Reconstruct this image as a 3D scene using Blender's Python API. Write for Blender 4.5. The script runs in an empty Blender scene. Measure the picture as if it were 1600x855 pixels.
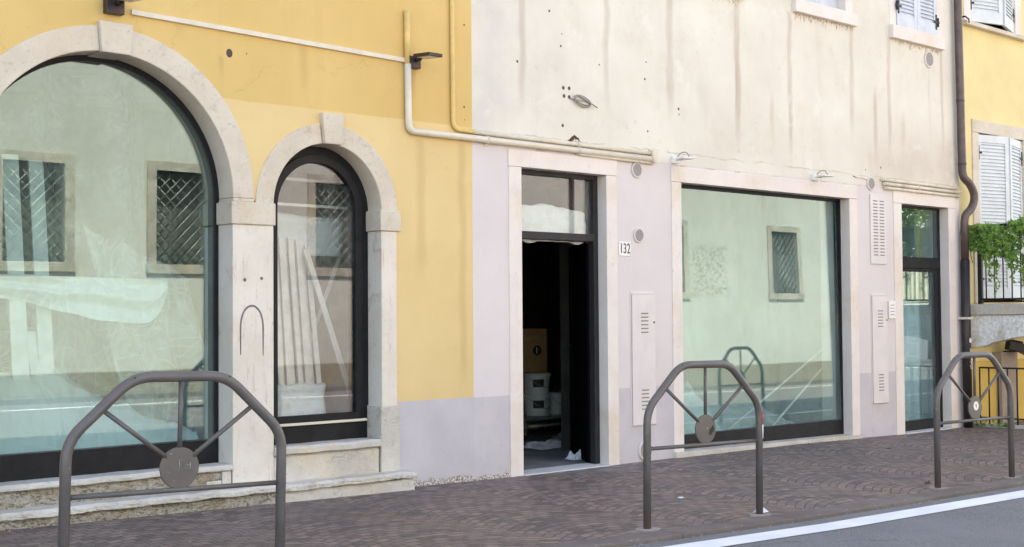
import bpy, bmesh, math, random
from mathutils import Matrix, Vector, noise as mnoise

SC = bpy.context.scene
COL = SC.collection
PI = math.pi
rad = math.radians
RNG = random.Random(7)

# ------------------------------------------------------------------ helpers
def srgb(r, g, b):
    def f(c):
        c /= 255.0
        return c / 12.92 if c <= 0.04045 else ((c + 0.055) / 1.055) ** 2.4
    return (f(r), f(g), f(b), 1.0)


class Nodes:
    """small wrapper that writes a node material"""
    def __init__(self, name):
        self.m = bpy.data.materials.new(name)
        self.m.use_nodes = True
        self.t = self.m.node_tree
        self.t.nodes.clear()
        self.out = self.t.nodes.new('ShaderNodeOutputMaterial')
        self._pos = None

    def new(self, kind, **kw):
        n = self.t.nodes.new(kind)
        for k, v in kw.items():
            setattr(n, k, v)
        return n

    def put(self, sock, v):
        if v is None:
            return
        if isinstance(v, bpy.types.NodeSocket):
            self.t.links.new(v, sock)
        else:
            if isinstance(v, (tuple, list)) and hasattr(sock, 'default_value') and len(v) == 4 and sock.type == 'VECTOR':
                v = v[:3]
            sock.default_value = v

    @property
    def pos(self):
        if self._pos is None:
            self._pos = self.new('ShaderNodeNewGeometry').outputs['Position']
        return self._pos

    def obj(self):
        return self.new('ShaderNodeTexCoord').outputs['Object']

    def xyz(self, v=None):
        n = self.new('ShaderNodeSeparateXYZ')
        self.put(n.inputs[0], v or self.pos)
        return n.outputs

    def comb(self, x, y, z):
        n = self.new('ShaderNodeCombineXYZ')
        for i, v in enumerate((x, y, z)):
            self.put(n.inputs[i], v)
        return n.outputs[0]

    def math(self, op, a, b=None, c=None, clamp=False):
        n = self.new('ShaderNodeMath', operation=op, use_clamp=clamp)
        for i, v in enumerate((a, b, c)):
            self.put(n.inputs[i], v)
        return n.outputs[0]

    def vmul(self, v, s):
        n = self.new('ShaderNodeVectorMath', operation='MULTIPLY')
        self.put(n.inputs[0], v)
        self.put(n.inputs[1], s)
        return n.outputs[0]

    def vadd(self, v, s):
        n = self.new('ShaderNodeVectorMath', operation='ADD')
        self.put(n.inputs[0], v)
        self.put(n.inputs[1], s)
        return n.outputs[0]

    def noise(self, scale, detail=3.0, rough=0.55, vec=None, dist=0.0, color=False):
        n = self.new('ShaderNodeTexNoise')
        self.put(n.inputs['Vector'], vec or self.pos)
        n.inputs['Scale'].default_value = scale
        n.inputs['Detail'].default_value = detail
        n.inputs['Roughness'].default_value = rough
        n.inputs['Distortion'].default_value = dist
        return n.outputs['Color' if color else 'Fac']

    def ramp(self, fac, a, b, smooth=True):
        """maps fac from [a, b] to [0, 1]"""
        n = self.new('ShaderNodeMapRange', interpolation_type='SMOOTHSTEP' if smooth else 'LINEAR', clamp=True)
        self.put(n.inputs['Value'], fac)
        lo, hi = (a, b) if a < b else (b, a)
        n.inputs['From Min'].default_value = lo
        n.inputs['From Max'].default_value = hi
        n.inputs['To Min'].default_value = 0.0 if a < b else 1.0
        n.inputs['To Max'].default_value = 1.0 if a < b else 0.0
        return n.outputs['Result']

    def mix(self, fac, a, b, mode='MIX'):
        n = self.new('ShaderNodeMix', data_type='RGBA', blend_type=mode)
        self.put(n.inputs['Factor'], fac)
        self.put(n.inputs['A'] if False else n.inputs[6], a)
        self.put(n.inputs[7], b)
        return n.outputs[2]

    def bump(self, height, strength=0.3, dist=0.01, normal=None):
        n = self.new('ShaderNodeBump')
        n.inputs['Strength'].default_value = strength
        n.inputs['Distance'].default_value = dist
        self.put(n.inputs['Height'], height)
        if normal is not None:
            self.put(n.inputs['Normal'], normal)
        return n.outputs[0]

    def bsdf(self, color, rough=0.8, normal=None, metallic=0.0, spec=0.5, coat=0.0):
        n = self.new('ShaderNodeBsdfPrincipled')
        self.put(n.inputs['Base Color'], color)
        self.put(n.inputs['Roughness'], rough)
        self.put(n.inputs['Metallic'], metallic)
        self.put(n.inputs['Specular IOR Level'], spec)
        self.put(n.inputs['Coat Weight'], coat)
        if normal is not None:
            self.put(n.inputs['Normal'], normal)
        self.t.links.new(n.outputs[0], self.out.inputs['Surface'])
        return n


def plain(name, rgb, rough=0.6, metallic=0.0, var=0.12, scale=14.0, bump=0.1, spec=0.5, bscale=None, dirt=None):
    """paint, metal or plastic with mottling, roughness variation and a little relief"""
    n = Nodes(name)
    f = n.noise(scale, 4.0, 0.6)
    dark = tuple(c * (1 - var) for c in rgb[:3]) + (1,)
    lite = tuple(min(1, c * (1 + var)) for c in rgb[:3]) + (1,)
    col = n.mix(n.ramp(f, 0.3, 0.7), dark, lite)
    if dirt:
        d = n.ramp(n.noise(scale * 0.7, 6.0, 0.7), 0.52, 0.72)
        col = n.mix(n.math('MULTIPLY', d, dirt[1]), col, dirt[0])
    r = n.math('MULTIPLY_ADD', n.noise(scale * 2.2, 3.0), 0.25, rough - 0.12)
    b = n.bump(n.noise(bscale or scale * 6, 4.0), bump, 0.004)
    n.bsdf(col, r, b, metallic, spec)
    return n.m


class MB:
    """collects shapes and links them as one mesh object"""
    def __init__(self, M=None):
        self.bm = bmesh.new()
        self.M = M or Matrix.Identity(4)
        self.mi = 0

    def v(self, p):
        return self.bm.verts.new(self.M @ Vector(p))

    def face(self, vs, smooth=False):
        try:
            f = self.bm.faces.new(vs)
        except ValueError:
            return None
        f.material_index = self.mi
        f.smooth = smooth
        return f

    def box(self, x0, x1, y0, y1, z0, z1):
        return self.hexa([(x0, y0, z0), (x1, y0, z0), (x1, y1, z0), (x0, y1, z0),
                          (x0, y0, z1), (x1, y0, z1), (x1, y1, z1), (x0, y1, z1)])

    def hexa(self, p):
        v = [self.v(q) for q in p]
        for f in ((0, 3, 2, 1), (4, 5, 6, 7), (0, 1, 5, 4), (1, 2, 6, 5), (2, 3, 7, 6), (3, 0, 4, 7)):
            self.face([v[i] for i in f])
        return self

    def prism(self, poly, a0, a1, axis='y'):
        """poly in the two other axes, extruded along axis from a0 to a1"""
        def P(q, a):
            return {'y': (q[0], a, q[1]), 'x': (a, q[0], q[1]), 'z': (q[0], q[1], a)}[axis]
        A = [self.v(P(q, a0)) for q in poly]
        B = [self.v(P(q, a1)) for q in poly]
        self.face(A)
        self.face(B[::-1])
        n = len(poly)
        for i in range(n):
            j = (i + 1) % n
            self.face([A[j], A[i], B[i], B[j]])
        return self

    def plate(self, outer, holes, y0, y1, back=True):
        """wall in the XZ plane with openings, thick from y0 to y1"""
        for yy, flip in ((y0, False),) + (((y1, True),) if back else ()):
            edges = []
            for loop in [outer] + holes:
                vs = [self.v((q[0], yy, q[1])) for q in loop]
                for i in range(len(vs)):
                    edges.append(self.bm.edges.new((vs[i], vs[(i + 1) % len(vs)])))
            r = bmesh.ops.triangle_fill(self.bm, use_beauty=True, use_dissolve=False, edges=edges)
            for g in r['geom']:
                if isinstance(g, bmesh.types.BMFace):
                    g.material_index = self.mi
        for loop in [outer] + holes:
            n = len(loop)
            A = [self.v((q[0], y0, q[1])) for q in loop]
            B = [self.v((q[0], y1, q[1])) for q in loop]
            for i in range(n):
                j = (i + 1) % n
                self.face([A[i], A[j], B[j], B[i]])
        return self

    def band(self, cx, cz, r0, r1, a0, a1, y0, y1, n=32, r0b=None):
        """part of an arch ring: inner radius r0, outer r1, angles in degrees"""
        rows = []
        for i in range(n + 1):
            a = rad(a0 + (a1 - a0) * i / n)
            c, s = math.cos(a), math.sin(a)
            rows.append([self.v((cx + r * c, y, cz + r * s)) for r, y in ((r0, y0), (r1, y0), (r1, y1), (r0, y1))])
        for i in range(n):
            for k in range(4):
                self.face([rows[i][k], rows[i + 1][k], rows[i + 1][(k + 1) % 4], rows[i][(k + 1) % 4]], smooth=k in (1, 3))
        self.face(rows[0][::-1])
        self.face(rows[-1])
        return self

    def tube(self, pts, r, seg=12, cap=True, flat=1.0):
        pts = [Vector(p) for p in pts]
        n = len(pts)
        rr = r if isinstance(r, (list, tuple)) else [r] * n
        t0 = (pts[1] - pts[0]).normalized()
        up = Vector((0, 0, 1)) if abs(t0.z) < 0.9 else Vector((0, 1, 0))
        u = t0.cross(up).normalized()
        rings = []
        for i, p in enumerate(pts):
            if i == 0:
                t = t0
            elif i == n - 1:
                t = (pts[i] - pts[i - 1]).normalized()
            else:
                t = ((pts[i] - pts[i - 1]).normalized() + (pts[i + 1] - pts[i]).normalized()).normalized()
            u = (u - t * u.dot(t)).normalized()
            w = t.cross(u)
            rings.append([self.v(p + (u * math.cos(2 * PI * k / seg) + w * math.sin(2 * PI * k / seg) * flat) * rr[i]) for k in range(seg)])
        for i in range(n - 1):
            for k in range(seg):
                self.face([rings[i][k], rings[i][(k + 1) % seg], rings[i + 1][(k + 1) % seg], rings[i + 1][k]], smooth=True)
        if cap:
            self.face(rings[0][::-1])
            self.face(rings[-1])
        return self

    def lathe(self, prof, c=(0, 0, 0), axis='z', seg=24, sx=1.0):
        """profile of (radius, height) turned about an axis through c"""
        rings = []
        for r, h in prof:
            ring = []
            for k in range(seg):
                a = 2 * PI * k / seg
                x, y = r * math.cos(a) * sx, r * math.sin(a)
                q = (x, y, h) if axis == 'z' else (x, h, y)
                ring.append(self.v((c[0] + q[0], c[1] + q[1], c[2] + q[2])))
            rings.append(ring)
        for i in range(len(rings) - 1):
            for k in range(seg):
                self.face([rings[i][k], rings[i][(k + 1) % seg], rings[i + 1][(k + 1) % seg], rings[i + 1][k]], smooth=abs(prof[i][0] - prof[i + 1][0]) < 1e-6 or False)
        self.face(rings[0][::-1])
        self.face(rings[-1])
        return self

    def sheet(self, fn, nu, nv, smooth=True):
        g = [[self.v(fn(i / nu, j / nv)) for j in range(nv + 1)] for i in range(nu + 1)]
        for i in range(nu):
            for j in range(nv):
                self.face([g[i][j], g[i + 1][j], g[i + 1][j + 1], g[i][j + 1]], smooth)
        return self

    def build(self, name, mat, parent=None, bevel=0.0, label=None, seg=2, solid=0.0, weld=True):
        if weld:
            bmesh.ops.remove_doubles(self.bm, verts=self.bm.verts, dist=1e-5)
        bmesh.ops.recalc_face_normals(self.bm, faces=self.bm.faces)
        me = bpy.data.meshes.new(name)
        if parent is not None:
            off = Vector((0, 0, 0))
            q = parent
            while q is not None:
                off += q.location
                q = q.parent
            if not parent.get('_local'):
                bmesh.ops.translate(self.bm, verts=self.bm.verts, vec=-off)
        self.bm.to_mesh(me)
        self.bm.free()
        for m in (mat if isinstance(mat, (list, tuple)) else [mat]):
            me.materials.append(m)
        o = bpy.data.objects.new(name, me)
        COL.objects.link(o)
        o.parent = parent
        if solid:
            md = o.modifiers.new('Solidify', 'SOLIDIFY')
            md.thickness = solid
        if bevel:
            md = o.modifiers.new('Bevel', 'BEVEL')
            md.width = bevel
            md.segments = seg
            md.limit_method = 'ANGLE'
            md.angle_limit = rad(40)
        if label:
            o['label'] = label
        return o


def tag(o, label=None, cat=None, group=None, kind=None):
    if label: o['label'] = label
    if cat: o['category'] = cat
    if group: o['group'] = group
    if kind: o['kind'] = kind
    return o


def thing(name, loc, label, cat, group=None, local=False):
    o = bpy.data.objects.new(name, None)
    o.empty_display_size = 0.2
    o.location = loc
    COL.objects.link(o)
    if local:
        o['_local'] = 1
    return tag(o, label, cat, group)


def copy_tree(o, parent=None):
    c = o.copy()
    COL.objects.link(c)
    c.parent = parent
    for ch in list(o.children):
        copy_tree(ch, c)
    return c


def arc(cx, cz, r, a0, a1, n):
    return [(cx + r * math.cos(rad(a0 + (a1 - a0) * i / n)), cz + r * math.sin(rad(a0 + (a1 - a0) * i / n))) for i in range(n + 1)]


def ground_z(x):
    pts = [(-40, 0.20), (-4, 0.145), (3, 0.062), (7, 0.0), (11, -0.008), (13, -0.045), (14.5, -0.045), (60, -0.3)]
    for (a, za), (b, zb) in zip(pts, pts[1:]):
        if x <= b:
            return za + (zb - za) * (x - a) / (b - a)
    return pts[-1][1]


def n3(x, y, z, s=1.0):
    return mnoise.noise(Vector((x * s, y * s, z * s)))

# ------------------------------------------------------------------ materials
def mat_yellow_wall():
    n = Nodes('yellow_plaster')
    x, y, z = n.xyz()
    wob = n.math('MULTIPLY_ADD', n.noise(1.7, 3.0), 0.02, -0.01)
    zz = n.math('ADD', z, wob)
    up = n.mix(n.ramp(n.noise(0.9, 3.0, 0.5), 0.3, 0.7), srgb(210, 175, 111), srgb(217, 183, 120))
    # faint vertical roller and rain marks on the older upper coat
    st = n.noise(1.0, 4.0, 0.6, n.vmul(n.pos, (5.0, 1.0, 0.35)))
    up = n.mix(n.math('MULTIPLY', n.ramp(st, 0.5, 0.75), 0.35), up, srgb(198, 164, 112))
    lo = n.mix(n.ramp(n.noise(1.4, 3.0, 0.5), 0.3, 0.7), srgb(217, 188, 134), srgb(223, 195, 142))
    pt = n.ramp(n.noise(1.1, 6.0, 0.7, n.vadd(n.pos, (4.0, 0, 2.0))), 0.45, 0.68)
    lo = n.mix(n.math('MULTIPLY', pt, 0.35), lo, srgb(213, 184, 134))
    up = n.mix(n.math('MULTIPLY', pt, 0.40), up, srgb(204, 170, 108))
    col = n.mix(n.ramp(zz, 2.739, 2.749), lo, up)
    dado = n.mix(n.ramp(n.noise(3.0, 4.0), 0.3, 0.7), srgb(187, 180, 184), srgb(196, 189, 192))
    dmask = n.ramp(n.math('ADD', z, n.math('MULTIPLY_ADD', n.noise(9.0, 2.0), 0.006, -0.003)), 0.652, 0.648)
    col = n.mix(dmask, col, dado)
    # crumbling foot of the wall, showing the aggregate
    foot = n.math('ADD', z, n.math('MULTIPLY_ADD', n.noise(7.0, 5.0, 0.7), 0.14, -0.07))
    fm = n.ramp(foot, 0.06, 0.035)
    agg = n.mix(n.ramp(n.noise(55.0, 4.0, 0.7), 0.42, 0.58), srgb(120, 110, 104), srgb(212, 204, 194))
    col = n.mix(fm, col, agg)
    vc = n.new('ShaderNodeTexVoronoi', feature='DISTANCE_TO_EDGE')
    n.put(vc.inputs['Vector'], n.vadd(n.vmul(n.pos, (1.0, 1.0, 0.7)), n.vmul(n.noise(2.6, 5.0, 0.7, color=True), (0.45, 0.45, 0.45))))
    vc.inputs['Scale'].default_value = 0.8
    hc = n.math('MULTIPLY', n.ramp(vc.outputs['Distance'], 0.006, 0.001), n.ramp(n.noise(1.2, 3.0), 0.50, 0.60))
    col = n.mix(n.math('MULTIPLY', hc, 0.2), col, srgb(150, 118, 82))
    gr = n.math('MULTIPLY', n.ramp(n.noise(18.0, 6.0, 0.75), 0.58, 0.70), n.ramp(n.noise(1.7, 3.0), 0.42, 0.62))
    col = n.mix(n.math('MULTIPLY', gr, 0.30), col, srgb(158, 132, 100))
    # rain runs below the lamp, the trunking ends and the two keystones
    rg = n.noise(1.0, 6.0, 0.75, n.vmul(n.pos, (24.0, 1.0, 2.6)))
    for (sx, w, zb_, zt_, st_) in ((6.165, 0.045, 2.78, 3.13, 0.55), (5.2, 0.05, 2.75, 3.18, 0.35), (4.55, 0.03, 2.78, 3.03, 0.5), (4.25, 0.06, 3.0, 3.20, 0.3), (6.66, 0.05, 0.7, 2.62, 0.30), (6.25, 0.06, 1.5, 2.62, 0.28)):
        d = n.math('ABSOLUTE', n.math('SUBTRACT', n.math('ADD', x, n.math('MULTIPLY_ADD', n.noise(2.4, 3.0), 0.08, -0.04)), sx))
        m = n.math('MULTIPLY', n.ramp(n.math('MULTIPLY_ADD', rg, w, d), w * 1.7, w * 0.6), n.math('MULTIPLY', n.ramp(z, zb_, zb_ + 0.3), n.ramp(z, zt_ + 0.01, zt_ - 0.02)))
        col = n.mix(n.math('MULTIPLY', m, st_), col, srgb(176, 142, 96))
    for (px, pz, r) in ((6.69, 3.541, 0.011), (6.685, 2.9, 0.011), (6.69, 2.80, 0.006), (4.747, 3.066, 0.007)):
        d = n.math('SQRT', n.math('ADD', n.math('POWER', n.math('SUBTRACT', x, px), 2.0), n.math('POWER', n.math('SUBTRACT', z, pz), 2.0)))
        col = n.mix(n.ramp(d, r, r * 0.6), col, srgb(120, 90, 70))
    h = n.math('ADD', n.math('MULTIPLY', n.noise(60.0, 5.0, 0.65), 0.5), n.noise(6.0, 4.0))
    h = n.math('SUBTRACT', h, n.math('MULTIPLY', fm, n.noise(60.0, 3.0)))
    n.bsdf(col, 0.88, n.bump(h, 0.28, 0.01), spec=0.25)
    return n.m


STREAKS = [  # x, half width, bottom z, top z, strength
    (7.306, .055, 2.85, 4.6, .55), (8.30, .05, 2.95, 4.6, .50), (9.13, .065, 2.9, 4.6, .55), (10.115, .06, 2.78, 4.28, .75),
    (10.656, .045, 2.83, 3.5, .42), (10.955, .05, 2.72, 4.28, .75), (12.05, .06, 3.0, 4.28, .50), (12.49, .05, 2.8, 3.75, .55),
    (12.775, .05, 2.9, 4.27, .55), (13.04, .06, 2.95, 3.55, .45), (13.61, .022, 3.1, 4.1, .38), (13.89, .045, 3.0, 4.27, .55),
    (7.75, .10, 3.0, 3.6, .12), (9.6, .12, 2.8, 3.6, .15)]
HOLES = [(7.617, 3.791, .014), (7.747, 3.516, .013), (7.252, 3.326, .014), (7.773, 3.170, .021), (7.841, 3.173, .021), (7.780, 3.102, .021),
         (7.842, 3.100, .021), (7.762, 2.854, .018), (8.808, 3.514, .010), (8.823, 2.90, .012), (9.245, 3.140, .016), (9.25, 3.09, .010),
         (8.208, 3.417, .010), (12.583, 2.84, .014), (12.285, 2.798, .010), (8.79, 3.36, .014), (7.76, 3.62, .008)]


def mat_cream_wall():
    n = Nodes('cream_plaster')
    x, y, z = n.xyz()
    base = n.mix(n.ramp(n.noise(0.8, 4.0, 0.6), 0.3, 0.7), srgb(213, 205, 192), srgb(225, 218, 206))
    base = n.mix(n.math('MULTIPLY', n.ramp(n.noise(2.6, 5.0, 0.65), 0.5, 0.75), 0.35), base, srgb(203, 187, 166))
    # broad vertical washes of the weather
    wv = n.noise(1.0, 4.0, 0.6, n.vmul(n.pos, (3.2, 1.0, 0.25)))
    base = n.mix(n.math('MULTIPLY', n.ramp(wv, 0.52, 0.78), 0.32), base, srgb(196, 180, 162))
    # dull damp patch low on the right and the cooler far left
    px = n.math('MULTIPLY', n.ramp(x, 11.9, 12.8), n.ramp(z, 3.55, 2.9))
    px = n.math('MULTIPLY', px, n.ramp(n.noise(1.6, 4.0, 0.6), 0.3, 0.6))
    base = n.mix(n.math('MULTIPLY', px, 0.5), base, srgb(187, 170, 155))
    gx = n.math('MULTIPLY', n.ramp(x, 8.0, 6.8), n.ramp(n.noise(1.9, 4.0), 0.35, 0.65))
    base = n.mix(n.math('MULTIPLY', gx, 0.55), base, srgb(196, 191, 186))
    wx = n.math('ADD', x, n.math('MULTIPLY_ADD', n.noise(2.0, 3.0), 0.09, -0.045))
    brk = n.noise(1.0, 5.0, 0.65, n.vmul(n.pos, (9.0, 1.0, 1.3)))
    rag = n.noise(1.0, 6.0, 0.75, n.vmul(n.pos, (22.0, 1.0, 2.6)))
    for (sx, w, z0, z1, s) in STREAKS:
        d = n.math('ABSOLUTE', n.math('SUBTRACT', wx, sx))
        m = n.ramp(n.math('MULTIPLY_ADD', rag, w * 1.0, d), w * 1.5, w * 0.8)
        m = n.math('MULTIPLY', m, n.ramp(z, z0, z0 + 0.45))
        m = n.math('MULTIPLY', m, n.ramp(z, z1 + 0.02, z1 - 0.25 if z1 < 4.2 else z1))
        m = n.math('MULTIPLY', m, n.math('MULTIPLY', n.ramp(brk, 0.1, 0.75), s * 0.85))
        base = n.mix(m, base, srgb(168, 141, 120))
    # dark fringe of lichen hanging below the three sills
    fr = n.noise(1.0, 3.0, 0.7, n.vmul(n.pos, (26.0, 1.0, 3.0)))
    for (x0, x1, zt) in ((9.42, 10.2, 4.285), (11.02, 12.1, 4.288), (12.80, 13.88, 4.272)):
        m = n.math('MULTIPLY', n.ramp(x, x0, x0 + 0.03), n.ramp(x, x1, x1 - 0.03))
        lim = n.math('MULTIPLY_ADD', fr, -0.34, zt + 0.11)
        m = n.math('MULTIPLY', m, n.ramp(n.math('SUBTRACT', z, lim), 0.0, 0.05))
        m = n.math('MULTIPLY', m, n.ramp(z, zt + 0.02, zt))
        base = n.mix(n.math('MULTIPLY', m, n.math('MULTIPLY', n.ramp(n.noise(30.0, 4.0, 0.7), 0.44, 0.6), 0.75)), base, srgb(120, 96, 78))
    tr = n.math('MULTIPLY', n.ramp(n.noise(14.0, 6.0, 0.75), 0.56, 0.68), n.ramp(n.noise(1.3, 3.0), 0.4, 0.65))
    base = n.mix(n.math('MULTIPLY', tr, 0.42), base, srgb(170, 150, 130))
    pale = n.ramp(n.noise(2.1, 5.0, 0.7, n.vadd(n.pos, (7.0, 0, 3.0))), 0.58, 0.66)
    base = n.mix(n.math('MULTIPLY', pale, 0.35), base, srgb(232, 228, 220))
    # lilac shopfront paint below the plaster edge
    edge = n.math('MULTIPLY_ADD', n.noise(5.0, 5.0, 0.7), 0.05, -0.025)
    ze = n.math('ADD', z, edge)
    lil = n.mix(n.ramp(n.noise(1.2, 4.0), 0.3, 0.7), srgb(210, 199, 198), srgb(217, 207, 205))
    lil = n.mix(n.math('MULTIPLY', n.ramp(n.noise(4.0, 5.0, 0.7), 0.55, 0.75), 0.25), lil, srgb(205, 190, 182))
    dado = n.mix(n.ramp(n.noise(3.0, 4.0), 0.3, 0.7), srgb(190, 183, 186), srgb(200, 192, 194))
    dz = n.math('ADD', z, n.math('MULTIPLY_ADD', n.noise(9.0, 2.0), 0.006, -0.003))
    lil = n.mix(n.ramp(dz, 0.648, 0.643), lil, dado)
    sc = n.math('MULTIPLY', n.ramp(n.noise(16.0, 6.0, 0.75, n.vmul(n.pos, (1.0, 1.0, 0.6))), 0.56, 0.68), n.ramp(z, 1.1, 0.2))
    lil = n.mix(n.math('MULTIPLY', sc, 0.40), lil, srgb(160, 150, 148))
    hs = n.math('MULTIPLY', n.ramp(n.noise(22.0, 6.0, 0.75), 0.60, 0.70), n.ramp(n.noise(2.0, 3.0), 0.45, 0.65))
    lil = n.mix(n.math('MULTIPLY', hs, 0.30), lil, srgb(170, 156, 150))
    # edge height: right under the conduits on the left, a little lower towards the middle
    m_l = n.ramp(ze, 2.632, 2.624)
    # the fresh narrow lilac strip left of the door also runs up to the conduit
    line = n.math('MULTIPLY', n.ramp(ze, 2.618, 2.626), n.ramp(ze, 2.640, 2.630))
    col = n.mix(m_l, base, lil)
    col = n.mix(n.math('MULTIPLY', line, n.math('MULTIPLY', n.ramp(n.noise(5.0, 4.0), 0.50, 0.66), 0.6)), col, srgb(165, 142, 122))
    # cracked upper plaster edge above the shop window
    ck = n.math('ABSOLUTE', n.math('SUBTRACT', n.math('ADD', z, n.math('MULTIPLY_ADD', n.noise(3.0, 6.0, 0.7), 0.09, -0.045)), 2.735))
    cm = n.math('MULTIPLY', n.ramp(ck, 0.008, 0.003), n.ramp(n.noise(2.2, 3.0), 0.42, 0.55))
    cm = n.math('MULTIPLY', cm, n.ramp(x, 7.0, 7.4))
    col = n.mix(n.math('MULTIPLY', cm, 0.38), col, srgb(150, 128, 108))
    foot = n.math('ADD', z, n.math('MULTIPLY_ADD', n.noise(7.0, 5.0, 0.7), 0.14, -0.07))
    fm = n.ramp(foot, 0.05, 0.02)
    fm = n.math('MULTIPLY', fm, n.ramp(x, 8.9, 7.2))
    agg = n.mix(n.ramp(n.noise(55.0, 4.0, 0.7), 0.42, 0.58), srgb(125, 115, 108), srgb(214, 206, 196))
    col = n.mix(fm, col, agg)
    hd = None
    for (px_, pz, r) in HOLES:
        d = n.math('SQRT', n.math('ADD', n.math('POWER', n.math('SUBTRACT', x, px_), 2.0), n.math('POWER', n.math('SUBTRACT', z, pz), 2.0)))
        m = n.ramp(d, r, r * 0.55)
        col = n.mix(m, col, srgb(92, 76, 64))
        hd = m if hd is None else n.math('MAXIMUM', hd, m)
    # knocked-out plaster over the door
    bx = n.math('ABSOLUTE', n.math('SUBTRACT', x, 7.90))
    bz = n.math('SUBTRACT', n.math('ADD', z, n.math('MULTIPLY_ADD', n.noise(24.0, 3.0), 0.05, -0.025)), n.math('MULTIPLY_ADD', bx, -0.75, 2.775))
    bm_ = n.math('MULTIPLY', n.ramp(n.math('ABSOLUTE', bz), 0.022, 0.014), n.ramp(bx, 0.11, 0.09))
    col = n.mix(bm_, col, srgb(84, 62, 48))
    hd = n.math('MAXIMUM', hd, bm_)
    h = n.math('ADD', n.math('MULTIPLY', n.noise(70.0, 5.0, 0.65), 0.4), n.noise(5.0, 5.0))
    h = n.math('ADD', h, n.math('MULTIPLY', n.ramp(ze, 2.62, 2.64), 0.8))
    h = n.math('SUBTRACT', h, n.math('MULTIPLY', hd, 1.5))
    h = n.math('SUBTRACT', h, n.math('MULTIPLY', cm, 0.4))
    h = n.math('SUBTRACT', h, n.math('MULTIPLY', fm, n.noise(60.0, 3.0)))
    n.bsdf(col, 0.88, n.bump(h, 0.3, 0.01), spec=0.25)
    return n.m


def mat_stone(name, a, b, vein, vs=(9.0, 1.0, 1.0), veins=0.6, rough=0.6, bump=0.25, pits=0.3):
    n = Nodes(name)
    base = n.mix(n.ramp(n.noise(2.5, 5.0, 0.6), 0.3, 0.7), a, b)
    sp = n.ramp(n.noise(38.0, 5.0, 0.7), 0.56, 0.7)
    base = n.mix(n.math('MULTIPLY', sp, pits), base, tuple(c * 0.62 for c in vein[:3]) + (1,))
    wv = n.noise(1.0, 5.0, 0.6, n.vadd(n.vmul(n.pos, vs), n.vmul(n.noise(2.0, 3.0, color=True), (0.6, 0.6, 0.6))))
    ln = n.math('ABSOLUTE', n.math('SUBTRACT', wv, 0.5))
    lm = n.ramp(ln, 0.022, 0.004)
    lm = n.math('MULTIPLY', lm, n.ramp(n.noise(3.0, 3.0), 0.42, 0.62))
    base = n.mix(n.math('MULTIPLY', lm, veins), base, vein)
    warm = n.ramp(n.noise(1.6, 4.0, 0.6), 0.5, 0.72)
    gr = n.math('MULTIPLY', n.ramp(n.noise(26.0, 6.0, 0.75), 0.57, 0.68), n.ramp(n.noise(2.7, 3.0), 0.42, 0.65))
    base = n.mix(n.math('MULTIPLY', gr, 0.35), base, srgb(150, 134, 118))
    base = n.mix(n.math('MULTIPLY', warm, 0.5), base, srgb(210, 186, 154))
    drk = n.ramp(n.noise(5.5, 6.0, 0.72, n.vadd(n.pos, (3.0, 1.0, 9.0))), 0.57, 0.70)
    base = n.mix(n.math('MULTIPLY', drk, pits), base, srgb(150, 134, 118))
    h = n.math('ADD', n.noise(45.0, 5.0, 0.7), n.math('MULTIPLY', n.noise(7.0, 4.0), 1.2))
    h = n.math('SUBTRACT', h, n.math('MULTIPLY', lm, 0.6))
    n.bsdf(base, rough, n.bump(h, bump, 0.01), spec=0.35)
    return n.m


def mat_rubble():
    """worn conglomerate step stone, pitted and yellowish"""
    n = Nodes('worn_step_stone')
    w = n.vadd(n.vmul(n.pos, (1.0, 1.0, 2.2)), n.vmul(n.noise(14.0, 5.0, 0.7, color=True), (0.09, 0.09, 0.09)))
    a = n.noise(34.0, 6.0, 0.75, w)
    b = n.noise(9.0, 4.0, 0.6, w)
    base = n.mix(n.ramp(b, 0.35, 0.65), srgb(194, 183, 164), srgb(216, 208, 194))
    base = n.mix(n.ramp(a, 0.52, 0.66), base, srgb(228, 220, 206))
    base = n.mix(n.math('MULTIPLY', n.ramp(a, 0.50, 0.42), 0.85), base, srgb(122, 106, 86))
    base = n.mix(n.math('MULTIPLY', n.ramp(n.noise(3.0, 4.0), 0.48, 0.66), 0.5), base, srgb(170, 142, 100))
    n.bsdf(base, 0.9, n.bump(a, 1.0, 0.03), spec=0.15)
    return n.m


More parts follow.
